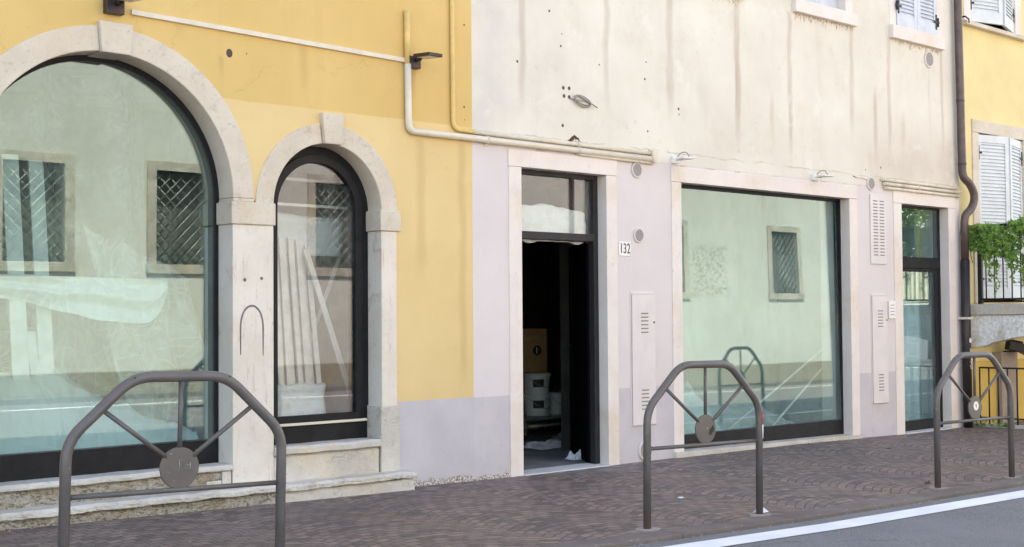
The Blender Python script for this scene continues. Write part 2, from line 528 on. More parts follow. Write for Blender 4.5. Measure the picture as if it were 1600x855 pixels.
def mat_setts():
    """small porphyry setts laid in shallow arcs, browny purple"""
    n = Nodes('porphyry_setts')
    x, y, z = n.xyz()
    u = n.math('DIVIDE', x, 1.05)
    fr = n.math('SUBTRACT', n.math('FRACT', u), 0.5)
    sag = n.math('MULTIPLY', n.math('MULTIPLY', fr, fr), 0.75)
    wob = n.noise(5.0, 3.0, color=True)
    v = n.vadd(n.comb(x, n.math('ADD', y, sag), 0.0), n.vmul(n.vadd(wob, (-0.5, -0.5, -0.5)), (0.022, 0.022, 0.0)))
    br = n.new('ShaderNodeTexBrick')
    br.offset = 0.5
    n.put(br.inputs['Vector'], v)
    br.inputs['Color1'].default_value = (0.0, 0.0, 0.0, 1)
    br.inputs['Color2'].default_value = (1.0, 1.0, 1.0, 1)
    br.inputs['Mortar'].default_value = (0.5, 0.5, 0.5, 1)
    br.inputs['Scale'].default_value = 1.0
    br.inputs['Mortar Size'].default_value = 0.0055
    br.inputs['Mortar Smooth'].default_value = 0.3
    br.inputs['Bias'].default_value = 0.0
    br.inputs['Brick Width'].default_value = 0.108
    br.inputs['Row Height'].default_value = 0.074
    tone = br.outputs['Color']
    mort = br.outputs['Fac']
    sep = n.new('ShaderNodeSeparateColor')
    n.put(sep.inputs[0], tone)
    t = sep.outputs[0]
    c = n.mix(n.ramp(t, 0.0, 0.5), srgb(92, 81, 77), srgb(122, 107, 101))
    c = n.mix(n.ramp(t, 0.6, 1.0), c, srgb(142, 122, 112))
    warm = n.ramp(n.noise(1.1, 4.0, 0.6), 0.45, 0.7)
    c = n.mix(n.math('MULTIPLY', warm, 0.45), c, srgb(128, 102, 93))
    c = n.mix(n.math('MULTIPLY', n.ramp(n.noise(22.0, 5.0, 0.7), 0.5, 0.72), 0.5), c, srgb(152, 138, 130))
    c = n.mix(n.math('MULTIPLY', n.ramp(n.noise(0.6, 4.0), 0.5, 0.75), 0.35), c, srgb(84, 80, 84))
    c = n.mix(n.math('MULTIPLY', mort, 0.75), c, srgb(68, 60, 57))
    # dust trodden out of the doorway
    dx = n.math('SUBTRACT', x, 8.0)
    dd = n.math('SQRT', n.math('ADD', n.math('MULTIPLY', dx, dx), n.math('MULTIPLY', n.math('MULTIPLY', y, y), 2.4)))
    dm = n.math('MULTIPLY', n.ramp(dd, 0.8, 0.1), n.ramp(n.noise(7.0, 5.0, 0.7), 0.35, 0.65))
    c = n.mix(n.math('MULTIPLY', dm, 0.55), c, srgb(165, 160, 160))
    sp = n.ramp(n.noise(75.0, 2.0), 0.74, 0.80)
    c = n.mix(n.math('MULTIPLY', sp, 0.6), c, srgb(190, 180, 170))
    h = n.math('SUBTRACT', n.math('MULTIPLY', n.noise(28.0, 5.0, 0.7), 0.55), n.math('MULTIPLY', mort, 1.0))
    h = n.math('ADD', h, n.math('MULTIPLY', t, 0.35))
    n.bsdf(c, n.math('MULTIPLY_ADD', n.noise(18.0, 3.0), 0.3, 0.45), n.bump(h, 0.9, 0.016), spec=0.4)
    return n.m


def mat_asphalt():
    n = Nodes('grey_asphalt')
    c = n.mix(n.ramp(n.noise(1.3, 5.0, 0.65), 0.3, 0.7), srgb(102, 101, 103), srgb(118, 117, 119))
    c = n.mix(n.ramp(n.noise(150.0, 2.0, 0.6), 0.42, 0.66), c, srgb(146, 144, 142))
    c = n.mix(n.math('MULTIPLY', n.ramp(n.noise(4.5, 6.0, 0.7), 0.58, 0.74), 0.35), c, srgb(72, 72, 76))
    ck = n.new('ShaderNodeTexVoronoi', feature='DISTANCE_TO_EDGE')
    n.put(ck.inputs['Vector'], n.vadd(n.pos, n.vmul(n.noise(3.0, 5.0, 0.7, color=True), (0.5, 0.5, 0.5))))
    ck.inputs['Scale'].default_value = 0.55
    cm = n.math('MULTIPLY', n.ramp(ck.outputs['Distance'], 0.006, 0.001), n.ramp(n.noise(0.8, 3.0), 0.5, 0.6))
    c = n.mix(n.math('MULTIPLY', cm, 0.6), c, srgb(58, 57, 58))
    n.bsdf(c, 0.8, n.bump(n.noise(170.0, 3.0, 0.7), 0.8, 0.008), spec=0.3)
    return n.m


def mat_road_paint():
    n = Nodes('white_road_paint')
    w = n.ramp(n.noise(60.0, 5.0, 0.75), 0.64, 0.74)
    c = n.mix(n.ramp(n.noise(3.0, 4.0), 0.3, 0.7), srgb(222, 222, 222), srgb(236, 236, 234))
    c = n.mix(n.math('MULTIPLY', w, 0.7), c, srgb(150, 150, 152))
    n.bsdf(c, 0.7, n.bump(n.noise(160.0, 3.0), 0.3, 0.004), spec=0.3)
    return n.m


def mat_glass(name, tint, refl, gl=(0.93, 1.0, 0.96, 1)):
    n = Nodes(name)
    tr = n.new('ShaderNodeBsdfTransparent')
    tr.inputs[0].default_value = tint
    g = n.new('ShaderNodeBsdfGlossy')
    g.inputs['Color'].default_value = gl
    g.inputs['Roughness'].default_value = 0.0
    # gentle unevenness of float glass and smears of dust
    bz = n.bump(n.noise(0.7, 2.0), 0.02, 0.02)
    n.put(g.inputs['Normal'], bz)
    # Schlick reflectance, the same from both sides of the pane
    ge = n.new('ShaderNodeNewGeometry')
    dp = n.new('ShaderNodeVectorMath', operation='DOT_PRODUCT')
    n.put(dp.inputs[0], ge.outputs['Incoming'])
    n.put(dp.inputs[1], ge.outputs['Normal'])
    inv = n.math('SUBTRACT', 1.0, n.math('ABSOLUTE', dp.outputs['Value']), clamp=True)
    fac = n.math('ADD', n.math('MULTIPLY_ADD', n.math('POWER', inv, 5.0), 0.96, 0.04), refl, clamp=True)
    mx = n.new('ShaderNodeMixShader')
    n.put(mx.inputs[0], fac)
    n.t.links.new(tr.outputs[0], mx.inputs[1])
    n.t.links.new(g.outputs[0], mx.inputs[2])
    d = n.new('ShaderNodeBsdfDiffuse')
    d.inputs['Color'].default_value = srgb(200, 205, 200)
    dust = n.math('MULTIPLY', n.ramp(n.noise(2.0, 6.0, 0.7, n.vmul(n.pos, (2.5, 1, 0.8))), 0.42, 0.8), 0.07)
    mx2 = n.new('ShaderNodeMixShader')
    n.put(mx2.inputs[0], dust)
    n.t.links.new(mx.outputs[0], mx2.inputs[1])
    n.t.links.new(d.outputs[0], mx2.inputs[2])
    n.t.links.new(mx2.outputs[0], n.out.inputs['Surface'])
    return n.m


def mat_plastic_film(name, rgb, alpha, crease=0.16):
    n = Nodes(name)
    tr = n.new('ShaderNodeBsdfTransparent')
    p = n.new('ShaderNodeBsdfPrincipled')
    p.inputs['Base Color'].default_value = rgb
    p.inputs['Roughness'].default_value = 0.35
    tl = n.new('ShaderNodeBsdfTranslucent')
    tl.inputs['Color'].default_value = rgb
    n.put(p.inputs['Normal'], n.bump(n.noise(6.0, 4.0, 0.6), 0.6, 0.03))
    m1 = n.new('ShaderNodeMixShader')
    m1.inputs[0].default_value = 0.35
    n.t.links.new(p.outputs[0], m1.inputs[1])
    n.t.links.new(tl.outputs[0], m1.inputs[2])
    lw = n.new('ShaderNodeLayerWeight')
    lw.inputs[0].default_value = 0.35
    wv = n.vadd(n.pos, n.vmul(n.noise(1.6, 2.0, color=True), (0.35, 0.35, 0.35)))
    cr = None
    for st_ in ((5.0, 2.0, 1.2), (1.6, 2.0, 6.0), (9.0, 3.0, 4.0)):
        q = n.math('ABSOLUTE', n.math('SUBTRACT', n.noise(1.0, 1.0, 0.5, n.vmul(wv, st_)), 0.5))
        q = n.ramp(q, 0.03, 0.0)
        cr = q if cr is None else n.math('MAXIMUM', cr, q)
    fold = n.ramp(n.noise(3.0, 4.0, 0.6, wv), 0.42, 0.7)
    fac = n.math('ADD', n.math('MULTIPLY', lw.outputs['Facing'], 0.3), n.math('MULTIPLY_ADD', fold, 0.28, alpha))
    fac = n.math('ADD', fac, n.math('MULTIPLY', cr, crease), clamp=True)
    m2 = n.new('ShaderNodeMixShader')
    n.put(m2.inputs[0], fac)
    n.t.links.new(tr.outputs[0], m2.inputs[1])
    n.t.links.new(m1.outputs[0], m2.inputs[2])
    n.t.links.new(m2.outputs[0], n.out.inputs['Surface'])
    return n.m


def mat_leaf(name, a, b):
    n = Nodes(name)
    oi = n.noise(9.0, 3.0)
    c = n.mix(n.ramp(oi, 0.35, 0.65), a, b)
    c = n.mix(n.ramp(n.noise(26.0, 2.0), 0.4, 0.7), c, tuple(min(1, q * 1.35) for q in b[:3]) + (1,))
    p = n.bsdf(c, 0.45, spec=0.4)
    tl = n.new('ShaderNodeBsdfTranslucent')
    n.put(tl.inputs['Color'], n.mix(0.5, c, (0.25, 0.45, 0.05, 1)))
    mx = n.new('ShaderNodeMixShader')
    mx.inputs[0].default_value = 0.3
    n.t.links.new(p.outputs[0], mx.inputs[1])
    n.t.links.new(tl.outputs[0], mx.inputs[2])
    n.t.links.new(mx.outputs[0], n.out.inputs['Surface'])
    return n.m


def mat_opposite():
    n = Nodes('opposite_plaster')
    x, y, z = n.xyz()
    c = n.mix(n.ramp(n.noise(0.5, 4.0, 0.6), 0.3, 0.7), srgb(200, 200, 194), srgb(216, 216, 210))
    rough = n.math('MULTIPLY', n.ramp(n.math('ABSOLUTE', n.math('SUBTRACT', x, 25.6)), 0.9, 0.5), n.ramp(n.math('ABSOLUTE', n.math('SUBTRACT', z, 2.75)), 0.75, 0.5))
    rough = n.math('MULTIPLY', rough, n.ramp(n.noise(12.0, 4.0, 0.7), 0.48, 0.56))
    c = n.mix(n.math('MULTIPLY', rough, 0.8), c, srgb(150, 145, 128))
    pl = n.ramp(n.math('ADD', z, n.math('MULTIPLY', n.noise(3.0, 3.0), 0.03)), 0.42, 0.40)
    c = n.mix(pl, c, srgb(150, 140, 124))
    c = n.mix(n.math('MULTIPLY', n.ramp(n.noise(1.0, 4.0, 0.6, n.vmul(n.pos, (3.0, 1, 0.3))), 0.5, 0.8), 0.3), c, srgb(176, 172, 158))
    n.bsdf(c, 0.9, n.bump(n.noise(8.0, 4.0), 0.15, 0.01), spec=0.2)
    return n.m


def mat_render_coat():
    n = Nodes('rough_cast_render')
    c = n.mix(n.ramp(n.noise(30.0, 4.0, 0.7), 0.35, 0.65), srgb(206, 204, 200), srgb(240, 238, 234))
    c = n.mix(n.math('MULTIPLY', n.ramp(n.noise(4.0, 4.0), 0.5, 0.7), 0.5), c, srgb(150, 138, 120))
    n.bsdf(c, 0.9, n.bump(n.noise(34.0, 4.0, 0.75), 0.45, 0.008), spec=0.2)
    return n.m


def mat_barrier():
    n = Nodes('grey_barrier_paint')
    o = n.obj()
    ox, oy, oz = n.xyz(o)
    c = n.mix(n.ramp(n.noise(7.0, 4.0), 0.3, 0.7), srgb(83, 78, 76), srgb(94, 88, 86))
    c = n.mix(n.math('MULTIPLY', n.ramp(n.noise(16.0, 6.0, 0.75), 0.56, 0.68), 0.3), c, srgb(120, 112, 106))
    ch = n.ramp(n.noise(38.0, 5.0, 0.75), 0.655, 0.68)
    c = n.mix(n.math('MULTIPLY', ch, 0.75), c, srgb(176, 170, 164))
    dk = n.ramp(n.noise(52.0, 5.0, 0.75), 0.66, 0.69)
    c = n.mix(n.math('MULTIPLY', dk, 0.7), c, srgb(54, 42, 36))
    ru = n.math('MULTIPLY', n.ramp(oz, 0.16, 0.0), n.ramp(n.noise(30.0, 5.0, 0.7), 0.42, 0.6))
    c = n.mix(n.math('MULTIPLY', ru, 0.7), c, srgb(104, 78, 62))
    n.bsdf(c, n.math('MULTIPLY_ADD', n.noise(20.0, 4.0, 0.7), 0.3, 0.24), n.bump(n.math('ADD', n.noise(90.0, 3.0), n.math('MULTIPLY', ch, -0.8)), 0.2, 0.004), spec=0.55)
    return n.m


def mat_concrete(name, a, b):
    n = Nodes(name)
    c = n.mix(n.ramp(n.noise(2.2, 5.0, 0.65), 0.3, 0.7), a, b)
    c = n.mix(n.math('MULTIPLY', n.ramp(n.noise(60.0, 3.0), 0.55, 0.7), 0.35), c, tuple(q * 0.6 for q in a[:3]) + (1,))
    n.bsdf(c, 0.85, n.bump(n.noise(70.0, 4.0, 0.7), 0.4, 0.006), spec=0.25)
    return n.m


M = dict(
    yellow=mat_yellow_wall(), cream=mat_cream_wall(), opp=mat_opposite(), setts=mat_setts(), asphalt=mat_asphalt(), paint=mat_road_paint(),
    arch=mat_stone('arch_limestone', srgb(198, 184, 166), srgb(212, 200, 184), srgb(170, 152, 130), (5.0, 3.0, 2.0), 0.16, 0.62, 0.3, 0.42),
    pilaster=mat_stone('pilaster_limestone', srgb(212, 201, 187), srgb(223, 213, 201), srgb(178, 160, 142), (11.0, 1.0, 0.8), 0.55, 0.58, 0.2, 0.2),
    sill=mat_stone('sill_marble', srgb(186, 178, 166), srgb(208, 201, 190), srgb(140, 128, 112), (2.0, 2.0, 7.0), 0.22, 0.7, 0.5, 0.5),
    rubble=mat_rubble(),
    surround=mat_stone('painted_surround', srgb(220, 208, 201), srgb(228, 217, 209), srgb(206, 186, 168), (3.0, 1.0, 0.5), 0.25, 0.7, 0.1, 0.08),
    black=plain('black_aluminium', (0.011, 0.011, 0.013, 1), 0.5, 0.0, 0.25, 9.0, 0.03, spec=0.22, dirt=((0.03, 0.028, 0.026, 1), 0.25)),
    matt_black=plain('matt_black_paint', (0.004, 0.004, 0.005, 1), 0.9, 0, 0.2, 9.0, 0.03, spec=0.03),
    charcoal=plain('charcoal_aluminium', (0.026, 0.024, 0.026, 1), 0.5, 0.0, 0.15, 9.0, 0.03, spec=0.25),
    glass=mat_glass('green_shop_glass', (0.86, 0.95, 0.94, 1), 0.08, (0.81, 0.945, 0.935, 1)),
    glass_clear=mat_glass('clear_arch_glass', (0.95, 0.965, 0.96, 1), 0.035, (0.90, 0.90, 0.97, 1)),
    glass_teal=mat_glass('teal_door_glass', (0.82, 0.93, 0.95, 1), 0.045, (0.80, 0.93, 0.95, 1)),
    film=mat_plastic_film('clear_plastic_film', (0.70, 0.80, 0.75, 1), 0.10, 0.03),
    film_white=mat_plastic_film('milky_plastic_film', (0.82, 0.87, 0.85, 1), 0.30),
    film_heap=mat_plastic_film('heaped_plastic_film', (0.84, 0.92, 0.90, 1), 0.85, 0.2),
    film_thick=mat_plastic_film('layered_plastic_film', (0.88, 0.92, 0.90, 1), 0.80),
    lath=plain('white_lath', (0.66, 0.66, 0.62, 1), 0.6, 0, 0.12, 9.0, 0.1),
    barrier=mat_barrier(),
    conduit=plain('cream_conduit', srgb(214, 202, 182), 0.5, 0, 0.08, 12.0, 0.05, dirt=(srgb(150, 128, 104), 0.5)),
    conduit_y=plain('yellow_conduit', srgb(219, 186, 116), 0.55, 0, 0.08, 12.0, 0.08, dirt=(srgb(196, 178, 140), 0.5)),
    trunking=plain('white_trunking', srgb(216, 204, 185), 0.5, 0, 0.06, 10.0, 0.05),
    lamp=plain('brown_lamp_metal', srgb(62, 50, 48), 0.4, 0.3, 0.15, 20.0, 0.05),
    lens=plain('frosted_lens', srgb(206, 198, 190), 0.3, 0, 0.05),
    white=plain('white_enamel', srgb(228, 226, 222), 0.4, 0, 0.05, 12.0, 0.04, dirt=(srgb(170, 160, 150), 0.3)),
    panel=plain('lilac_panel_paint', srgb(214, 204, 202), 0.5, 0, 0.04, 5.0, 0.06, dirt=(srgb(192, 182, 176), 0.25)),
    slot=plain('shaded_slot', srgb(122, 116, 116), 0.8, 0, 0.1),
    mesh=plain('vent_mesh', srgb(150, 143, 140), 0.7, 0, 0.18, 90.0, 0.6),
    ring=plain('vent_ring', srgb(206, 197, 190), 0.5, 0, 0.06),
    shutter_blue=plain('grey_blue_shutter_paint', srgb(196, 200, 208), 0.5, 0, 0.06, 8.0, 0.08, dirt=(srgb(150, 150, 156), 0.3)),
    shutter=plain('pale_grey_shutter_paint', srgb(208, 212, 214), 0.5, 0, 0.05, 8.0, 0.06, dirt=(srgb(170, 172, 172), 0.25)),
    iron=plain('black_iron', (0.016, 0.016, 0.018, 1), 0.5, 0.2, 0.25, 25.0, 0.15),
    pipe=plain('brown_copper_pipe', srgb(92, 78, 76), 0.42, 0.35, 0.22, 7.0, 0.06, dirt=(srgb(120, 100, 92), 0.4)),
    pipe_black=plain('black_cast_pipe', srgb(38, 33, 33), 0.4, 0.1, 0.2, 9.0, 0.06),
    house=plain('pale_yellow_plaster', srgb(224, 205, 152), 0.9, 0, 0.06, 1.3, 0.25, 0.2, 60.0),
    house_shade=plain('shaded_yellow_plaster', srgb(206, 174, 96), 0.9, 0, 0.06, 1.3, 0.25, 0.2, 60.0),
    coat=mat_render_coat(),
    slab=mat_stone('balcony_stone', srgb(168, 162, 152), srgb(202, 196, 186), srgb(100, 92, 82), (3, 3, 3), 0.6, 0.8, 0.5, 0.5),
    pillar=mat_concrete('brown_pillar', srgb(150, 134, 122), srgb(166, 150, 138)),
    kerb=mat_concrete('kerb_stone', srgb(106, 97, 92), srgb(124, 114, 108)),
    footing=mat_concrete('footing_mortar', srgb(140, 132, 126), srgb(164, 156, 150)),
    threshold=mat_concrete('threshold_stone', srgb(190, 186, 184), srgb(206, 203, 200)),
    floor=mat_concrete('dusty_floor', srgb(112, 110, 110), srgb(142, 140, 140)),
    plinthfloor=mat_concrete('vitrine_floor', srgb(186, 192, 188), srgb(206, 210, 206)),
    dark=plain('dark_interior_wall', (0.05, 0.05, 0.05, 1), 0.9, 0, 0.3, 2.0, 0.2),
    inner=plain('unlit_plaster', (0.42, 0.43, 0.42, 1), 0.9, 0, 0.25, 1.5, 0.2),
    pale_inner=plain('pale_vestibule_plaster', srgb(178, 184, 182), 0.9, 0, 0.08, 1.5, 0.1),
    roof=plain('clay_roof', srgb(150, 92, 70), 0.9, 0, 0.25, 6.0, 0.5),
    card=plain('brown_cardboard', srgb(190, 148, 102), 0.85, 0, 0.1, 4.0, 0.15),
    tape=plain('parcel_tape', srgb(196, 160, 116), 0.4, 0, 0.05),
    bucket=plain('white_plastic_bucket', srgb(206, 212, 208), 0.45, 0, 0.06, 9.0, 0.03, dirt=(srgb(150, 150, 145), 0.4)),
    print=plain('dark_print', (0.02, 0.022, 0.026, 1), 0.5, 0, 0.2),
    steel=plain('dull_steel', srgb(150, 150, 150), 0.45, 0.6, 0.15, 12.0, 0.06),
    rubber=plain('black_rubber', (0.02, 0.02, 0.02, 1), 0.8),
    paper=plain('crumpled_paper', srgb(214, 216, 220), 0.8, 0, 0.06, 12.0, 0.5),
    cloth=plain('pale_blue_cloth', srgb(176, 198, 208), 0.85, 0, 0.12, 6.0, 0.4),
    red=plain('red_reflective_tape', srgb(208, 44, 52), 0.4, 0, 0.1),
    ink=plain('black_ink', (0.012, 0.012, 0.012, 1), 0.5, 0, 0.1),
    graffiti=plain('grey_spray_paint', srgb(112, 106, 104), 0.7, 0, 0.2, 30.0, 0.05),
    leaf=mat_leaf('creeper_leaf', (0.025, 0.07, 0.012, 1), (0.16, 0.29, 0.045, 1)),
    leaf_tree=mat_leaf('tree_leaf', (0.05, 0.09, 0.02, 1), (0.12, 0.19, 0.04, 1)),
    bark=plain('brown_bark', srgb(92, 78, 66), 0.9, 0, 0.3, 12.0, 0.6),
    grit=plain('stone_grit', srgb(150, 140, 130), 0.9, 0, 0.5, 40.0, 0.1),
    dim_glass=plain('dim_window_glass', srgb(104, 114, 112), 0.3, 0, 0.3, 1.5, 0.05),
    dirt=mat_concrete('gutter_dirt', srgb(70, 64, 60), srgb(98, 90, 84)),
    wire=plain('grey_wire', srgb(150, 142, 134), 0.5, 0.2, 0.1),
)

# ------------------------------------------------------------------ ground
def strip(name, y0f, y1f, dz, mat, x0=-40.0, x1=60.0, thick=0.0, kind='structure', yn=1):
    xs = [x0, -20, -4, 0, 1, 2, 3, 4, 5, 6, 7, 8, 9, 10, 11, 12, 13, 14, 14.5, 20, 30, 40, x1]
    xs = sorted(set(q for q in xs if x0 <= q <= x1) | {x0, x1})
    mb = MB()
    rows = [[mb.v((x, y0f(x) + (y1f(x) - y0f(x)) * j / yn, ground_z(x) + dz)) for j in range(yn + 1)] for x in xs]
    for a, b in zip(rows, rows[1:]):
        for j in range(yn):
            mb.face([a[j], b[j], b[j + 1], a[j + 1]])
    if thick:
        low = [[mb.v((x, y, ground_z(x) + dz - thick)) for y in (y0f(x), y1f(x))] for x in xs]
        for i in range(len(xs) - 1):
            mb.face([rows[i][0], low[i][0], low[i + 1][0], rows[i + 1][0]])
            mb.face([rows[i][-1], rows[i + 1][-1], low[i + 1][1], low[i][1]])
            mb.face([low[i][0], low[i][1], low[i + 1][1], low[i + 1][0]])
        mb.face([rows[0][0], rows[0][-1], low[0][1], low[0][0]])
        mb.face([rows[-1][0], low[-1][0], low[-1][1], rows[-1][-1]])
    o = mb.build(name, mat)
    return tag(o, kind=kind)


kerb_y = lambda x: -2.80 - 0.053 * (x - 5.54)
gb = MB()
gb.face([gb.v(p) for p in ((-400, -400, -0.75), (400, -400, -0.75), (400, 400, -0.75), (-400, 400, -0.75))])
tag(gb.build('ground', M['asphalt']), kind='structure')
strip('sidewalk', lambda x: kerb_y(x) + 0.19, lambda x: 0.12, 0.0, M['setts'], thick=0.3)
# kerb stones butted end to end, with thin joints
mb = MB()
x = -40.0
while x < 58:
    L = 1.02
    if -2 < x < 16:
        a, b = x + 0.002, x + L - 0.002
        mb.hexa([(a, kerb_y(a), ground_z(a) - 0.3), (b, kerb_y(b), ground_z(b) - 0.3), (b, kerb_y(b) + 0.186, ground_z(b) - 0.3), (a, kerb_y(a) + 0.186, ground_z(a) - 0.3),
                 (a, kerb_y(a), ground_z(a) + 0.002), (b, kerb_y(b), ground_z(b) + 0.002), (b, kerb_y(b) + 0.186, ground_z(b) + 0.003), (a, kerb_y(a) + 0.186, ground_z(a) + 0.003)])
    x += L
tag(mb.build('kerb', M['kerb'], bevel=0.005), kind='structure')
strip('gutter', lambda x: kerb_y(x) - 0.02, lambda x: kerb_y(x) + 0.01, -0.032, M['dirt'])
strip('road', lambda x: -11.75, lambda x: kerb_y(x) - 0.012, -0.020, M['asphalt'])
line_y = lambda x: -2.972 - 0.052 * (x - 5.8)
strip('road_marking', lambda x: line_y(x) - 0.20, line_y, -0.016, M['paint'], x0=-4, x1=30)
strip('road_marking', lambda x: -10.62, lambda x: -10.42, -0.016, M['paint'], x0=-6, x1=50)
strip('pavement', lambda x: -12.6, lambda x: -11.75, 0.06, M['kerb'], thick=0.3)

# ------------------------------------------------------------------ yellow building with the two arches
YB = thing('yellow_building', (4.0, 0.2, 0.0), 'yellow plastered building with two stone arched shop windows and a grey painted foot', 'building')
BX, BZ, BR = 3.768, 2.083, 0.868
SX, SZ, SR = 5.4136, 2.0487, 0.459
outer = [(-30.0, -0.4), (2.62, -0.4), (2.62, 2.06)]
outer += arc(BX, BZ, 1.014, 178.5, 1.0, 48)
outer += arc(SX, SZ, 0.590, 179.0, 1.0, 36)
outer += [(5.99, 2.03), (5.99, -0.4), (6.765, -0.4), (6.765, 8.6), (-30.0, 8.6)]
MB().plate(outer, [], 0.0, 0.36).build('wall', M['yellow'], YB)
mb = MB()
mb.box(-30.0, -29.6, 0.36, 9.0, -0.4, 8.6).box(6.40, 6.765, 0.36, 9.0, -0.4, 8.6).box(-30.0, 6.765, 9.0, 9.35, -0.4, 8.6)
mb.build('wall', M['house'], YB)
mb = MB()
mb.box(-3.6, 6.4, 0.36, 4.0, 3.25, 3.4).box(-3.6, 6.4, 3.85, 4.0, 0.12, 3.25).box(2.2, 2.35, 0.36, 3.85, 0.12, 3.25).box(6.25, 6.40, 0.362, 3.85, 0.12, 3.25)
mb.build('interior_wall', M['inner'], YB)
MB().box(-3.6, 6.4, 0.30, 3.85, -0.1, 0.14).build('interior_floor', M['plinthfloor'], YB)
rf = MB()
rf.prism([(-0.55, 8.6), (4.7, 10.4), (9.9, 8.6), (9.9, 8.45), (4.7, 10.2), (-0.55, 8.45)], -30.2, 6.765, 'x')
rf.build('roof', M['roof'], YB)

# arches: two halves and a keystone each, in stone standing 14 mm proud of the plaster
def arch(cx, cz, r0, r1, key, y0, y1, lab):
    a = MB()
    k0, k1 = key['half0'], key['half1']
    am = math.degrees(math.asin(min(1, (k0 + k1) / 2 / ((r0 + r1) / 2))))
    if cz > 2.06:      # the short stilt between impost and springing
        a.box(cx + r0, cx + r1, y0, y1, 2.0585, cz - 0.0005).box(cx - r1, cx - r0, y0 + 0.003, y1, 2.0585, cz - 0.0005)
    a.band(cx, cz, r0, r1, 0.0, 90 - am * 0.8, y0, y1, 30)
    a.band(cx, cz, r0, r1 - 0.004, 90 + am * 0.8, 180.0, y0 + 0.003, y1, 30)
    o = a.build('stone_arch', M['arch'], YB, bevel=0.006, label=lab)
    k = MB()
    kx = key['x']
    k.prism([(kx - k0, key['z0']), (kx + k0, key['z0']), (kx + k1, key['z1']), (kx - k1, key['z1'])], y0 - 0.03, y1)
    k.build('keystone', M['arch'], o, bevel=0.008)
    return o

arch(BX, BZ, BR, 1.030, dict(x=3.789, z0=2.938, z1=3.135, half0=0.096, half1=0.114), -0.014, 0.36, 'wide stone arch with a tall keystone')
arch(SX, SZ, SR, 0.604, dict(x=5.431, z0=2.502, z1=2.722, half0=0.071, half1=0.094), -0.014, 0.36, 'narrow stone arch with a small keystone')

def pilaster(x0, x1, zb, name_label=None, plinth=None, imp=None):
    p = MB()
    p.box(x0, x1, -0.014, 0.36, zb, 1.906)
    o = p.build('pilaster', M['pilaster'], YB, bevel=0.006, label=name_label)
    i = MB()
    i.box(imp[0], imp[1], -0.030, 0.36, 1.906, 2.058)
    i.build('impost', M['arch'], o, bevel=0.007)
    if plinth:
        q = MB()
        q.box(plinth[0], plinth[1], -0.020, 0.36, zb, plinth[2])
        q.build('plinth_block', M['sill'], o, bevel=0.006)
    return o

pil = pilaster(4.632, 4.950, 0.10, 'shared veined pilaster with a grey curved scrawl', imp=(4.616, 4.958))
pilaster(5.870, 6.010, 0.10, 'right jamb pilaster on a wider block', plinth=(5.858, 6.027, 0.628), imp=(5.853, 6.040))
pilaster(2.600, 2.904, 0.10, imp=(2.590, 2.920))
# scrawl: one dark arc and two blots sprayed on the pilaster
g = MB()
pts = []
for i in range(25):
    t = i / 24
    a = PI * (1 - t)
    pts.append((4.777 + 0.088 * math.cos(a), -0.0150, 1.19 + 0.168 * math.sin(a) ** 0.8))
pts = [(4.690, -0.0150, 1.03)] + pts + [(4.864, -0.0150, 1.02)]
g.tube(pts, [0.003] + [0.0065] * (len(pts) - 2) + [0.003], 8, flat=0.2)
for bx_, bz_, br in ((4.722, 1.533, 0.013), (4.853, 1.544, 0.012)):
    g.lathe([(br, -0.0155), (br * 0.6, -0.0165)], (bx_, 0, bz_), 'y', 12)
g.build('graffiti_scrawl', M['graffiti'], pil)

# sills and steps
def stone_run(mb, x0, x1, y0, y1, z0, z1, n=24, rough=0.006, seedz=0.0, nv=10, chips=0.0):
    """a worn stone slab: long box with a wavy front edge"""
    def f(u, v):
        x = x0 + (x1 - x0) * u
        k = v * 5
        prof = [(y1, z1), (y0 + 0.02, z1), (y0, z1 - 0.018), (y0, z0 + 0.006), (y0 + 0.012, z0), (y1, z0)]
        i = min(4, int(k))
        t = k - i
        y = prof[i][0] * (1 - t) + prof[i + 1][0] * t
        z = prof[i][1] * (1 - t) + prof[i + 1][1] * t
        w = rough if y < y1 - 0.01 else 0.0
        c_ = chips * (n3(x * 38, z * 60, seedz) + 0.6 * n3(x * 80, z * 110, seedz + 2)) if y < y1 - 0.01 else 0.0
        return (x, y + w * n3(x * 5, z * 9, seedz) + c_, z + w * n3(x * 6, y * 7, seedz + 5) + 0.4 * c_)
    mb.sheet(f, n, nv, smooth=False)
    for xx, s in ((x0, 1), (x1, -1)):
        prof = [f(0 if s == 1 else 1, j / nv) for j in range(nv + 1)]
        mb.face([mb.v(p) for p in (prof if s == 1 else prof[::-1])])
    return mb

bw = thing_big = None
s = stone_run(MB(), 2.904, 4.626, -0.028, 0.20, 0.264, 0.302, 200, 0.007, 1.0, 20, 0.003).build('window_sill', M['sill'], YB, label='worn sill of the wide arch')
stone_run(MB(), 2.904, 4.55, -0.004, 0.20, 0.10, 0.262, 260, 0.010, 2.0, 30, 0.010).build('sill_riser', M['rubble'], s)
mb = MB()
for (a, b, c, d) in ((4.555, 4.622, 0.162, 0.262), (4.44, 4.55, 0.162, 0.205)):
    mb.box(a, b, -0.010, 0.15, c, d)
mb.build('riser_block', M['sill'], s, bevel=0.006)
s = stone_run(MB(), 4.952, 5.852, -0.035, 0.20, 0.335, 0.390, 24, 0.005, 3.0).build('window_sill', M['sill'], YB, label='pale sill of the narrow arch')
stone_run(MB(), 4.952, 5.838, -0.012, 0.20, 0.10, 0.333, 24, 0.004, 4.0).build('sill_riser', M['sill'], s)
st = stone_run(MB(), 4.905, 6.075, -0.165, 0.10, 0.102, 0.150, 160, 0.010, 6.0, 20, 0.006).build('stone_step', M['sill'], YB, label='pale worn step stone with a chipped corner')
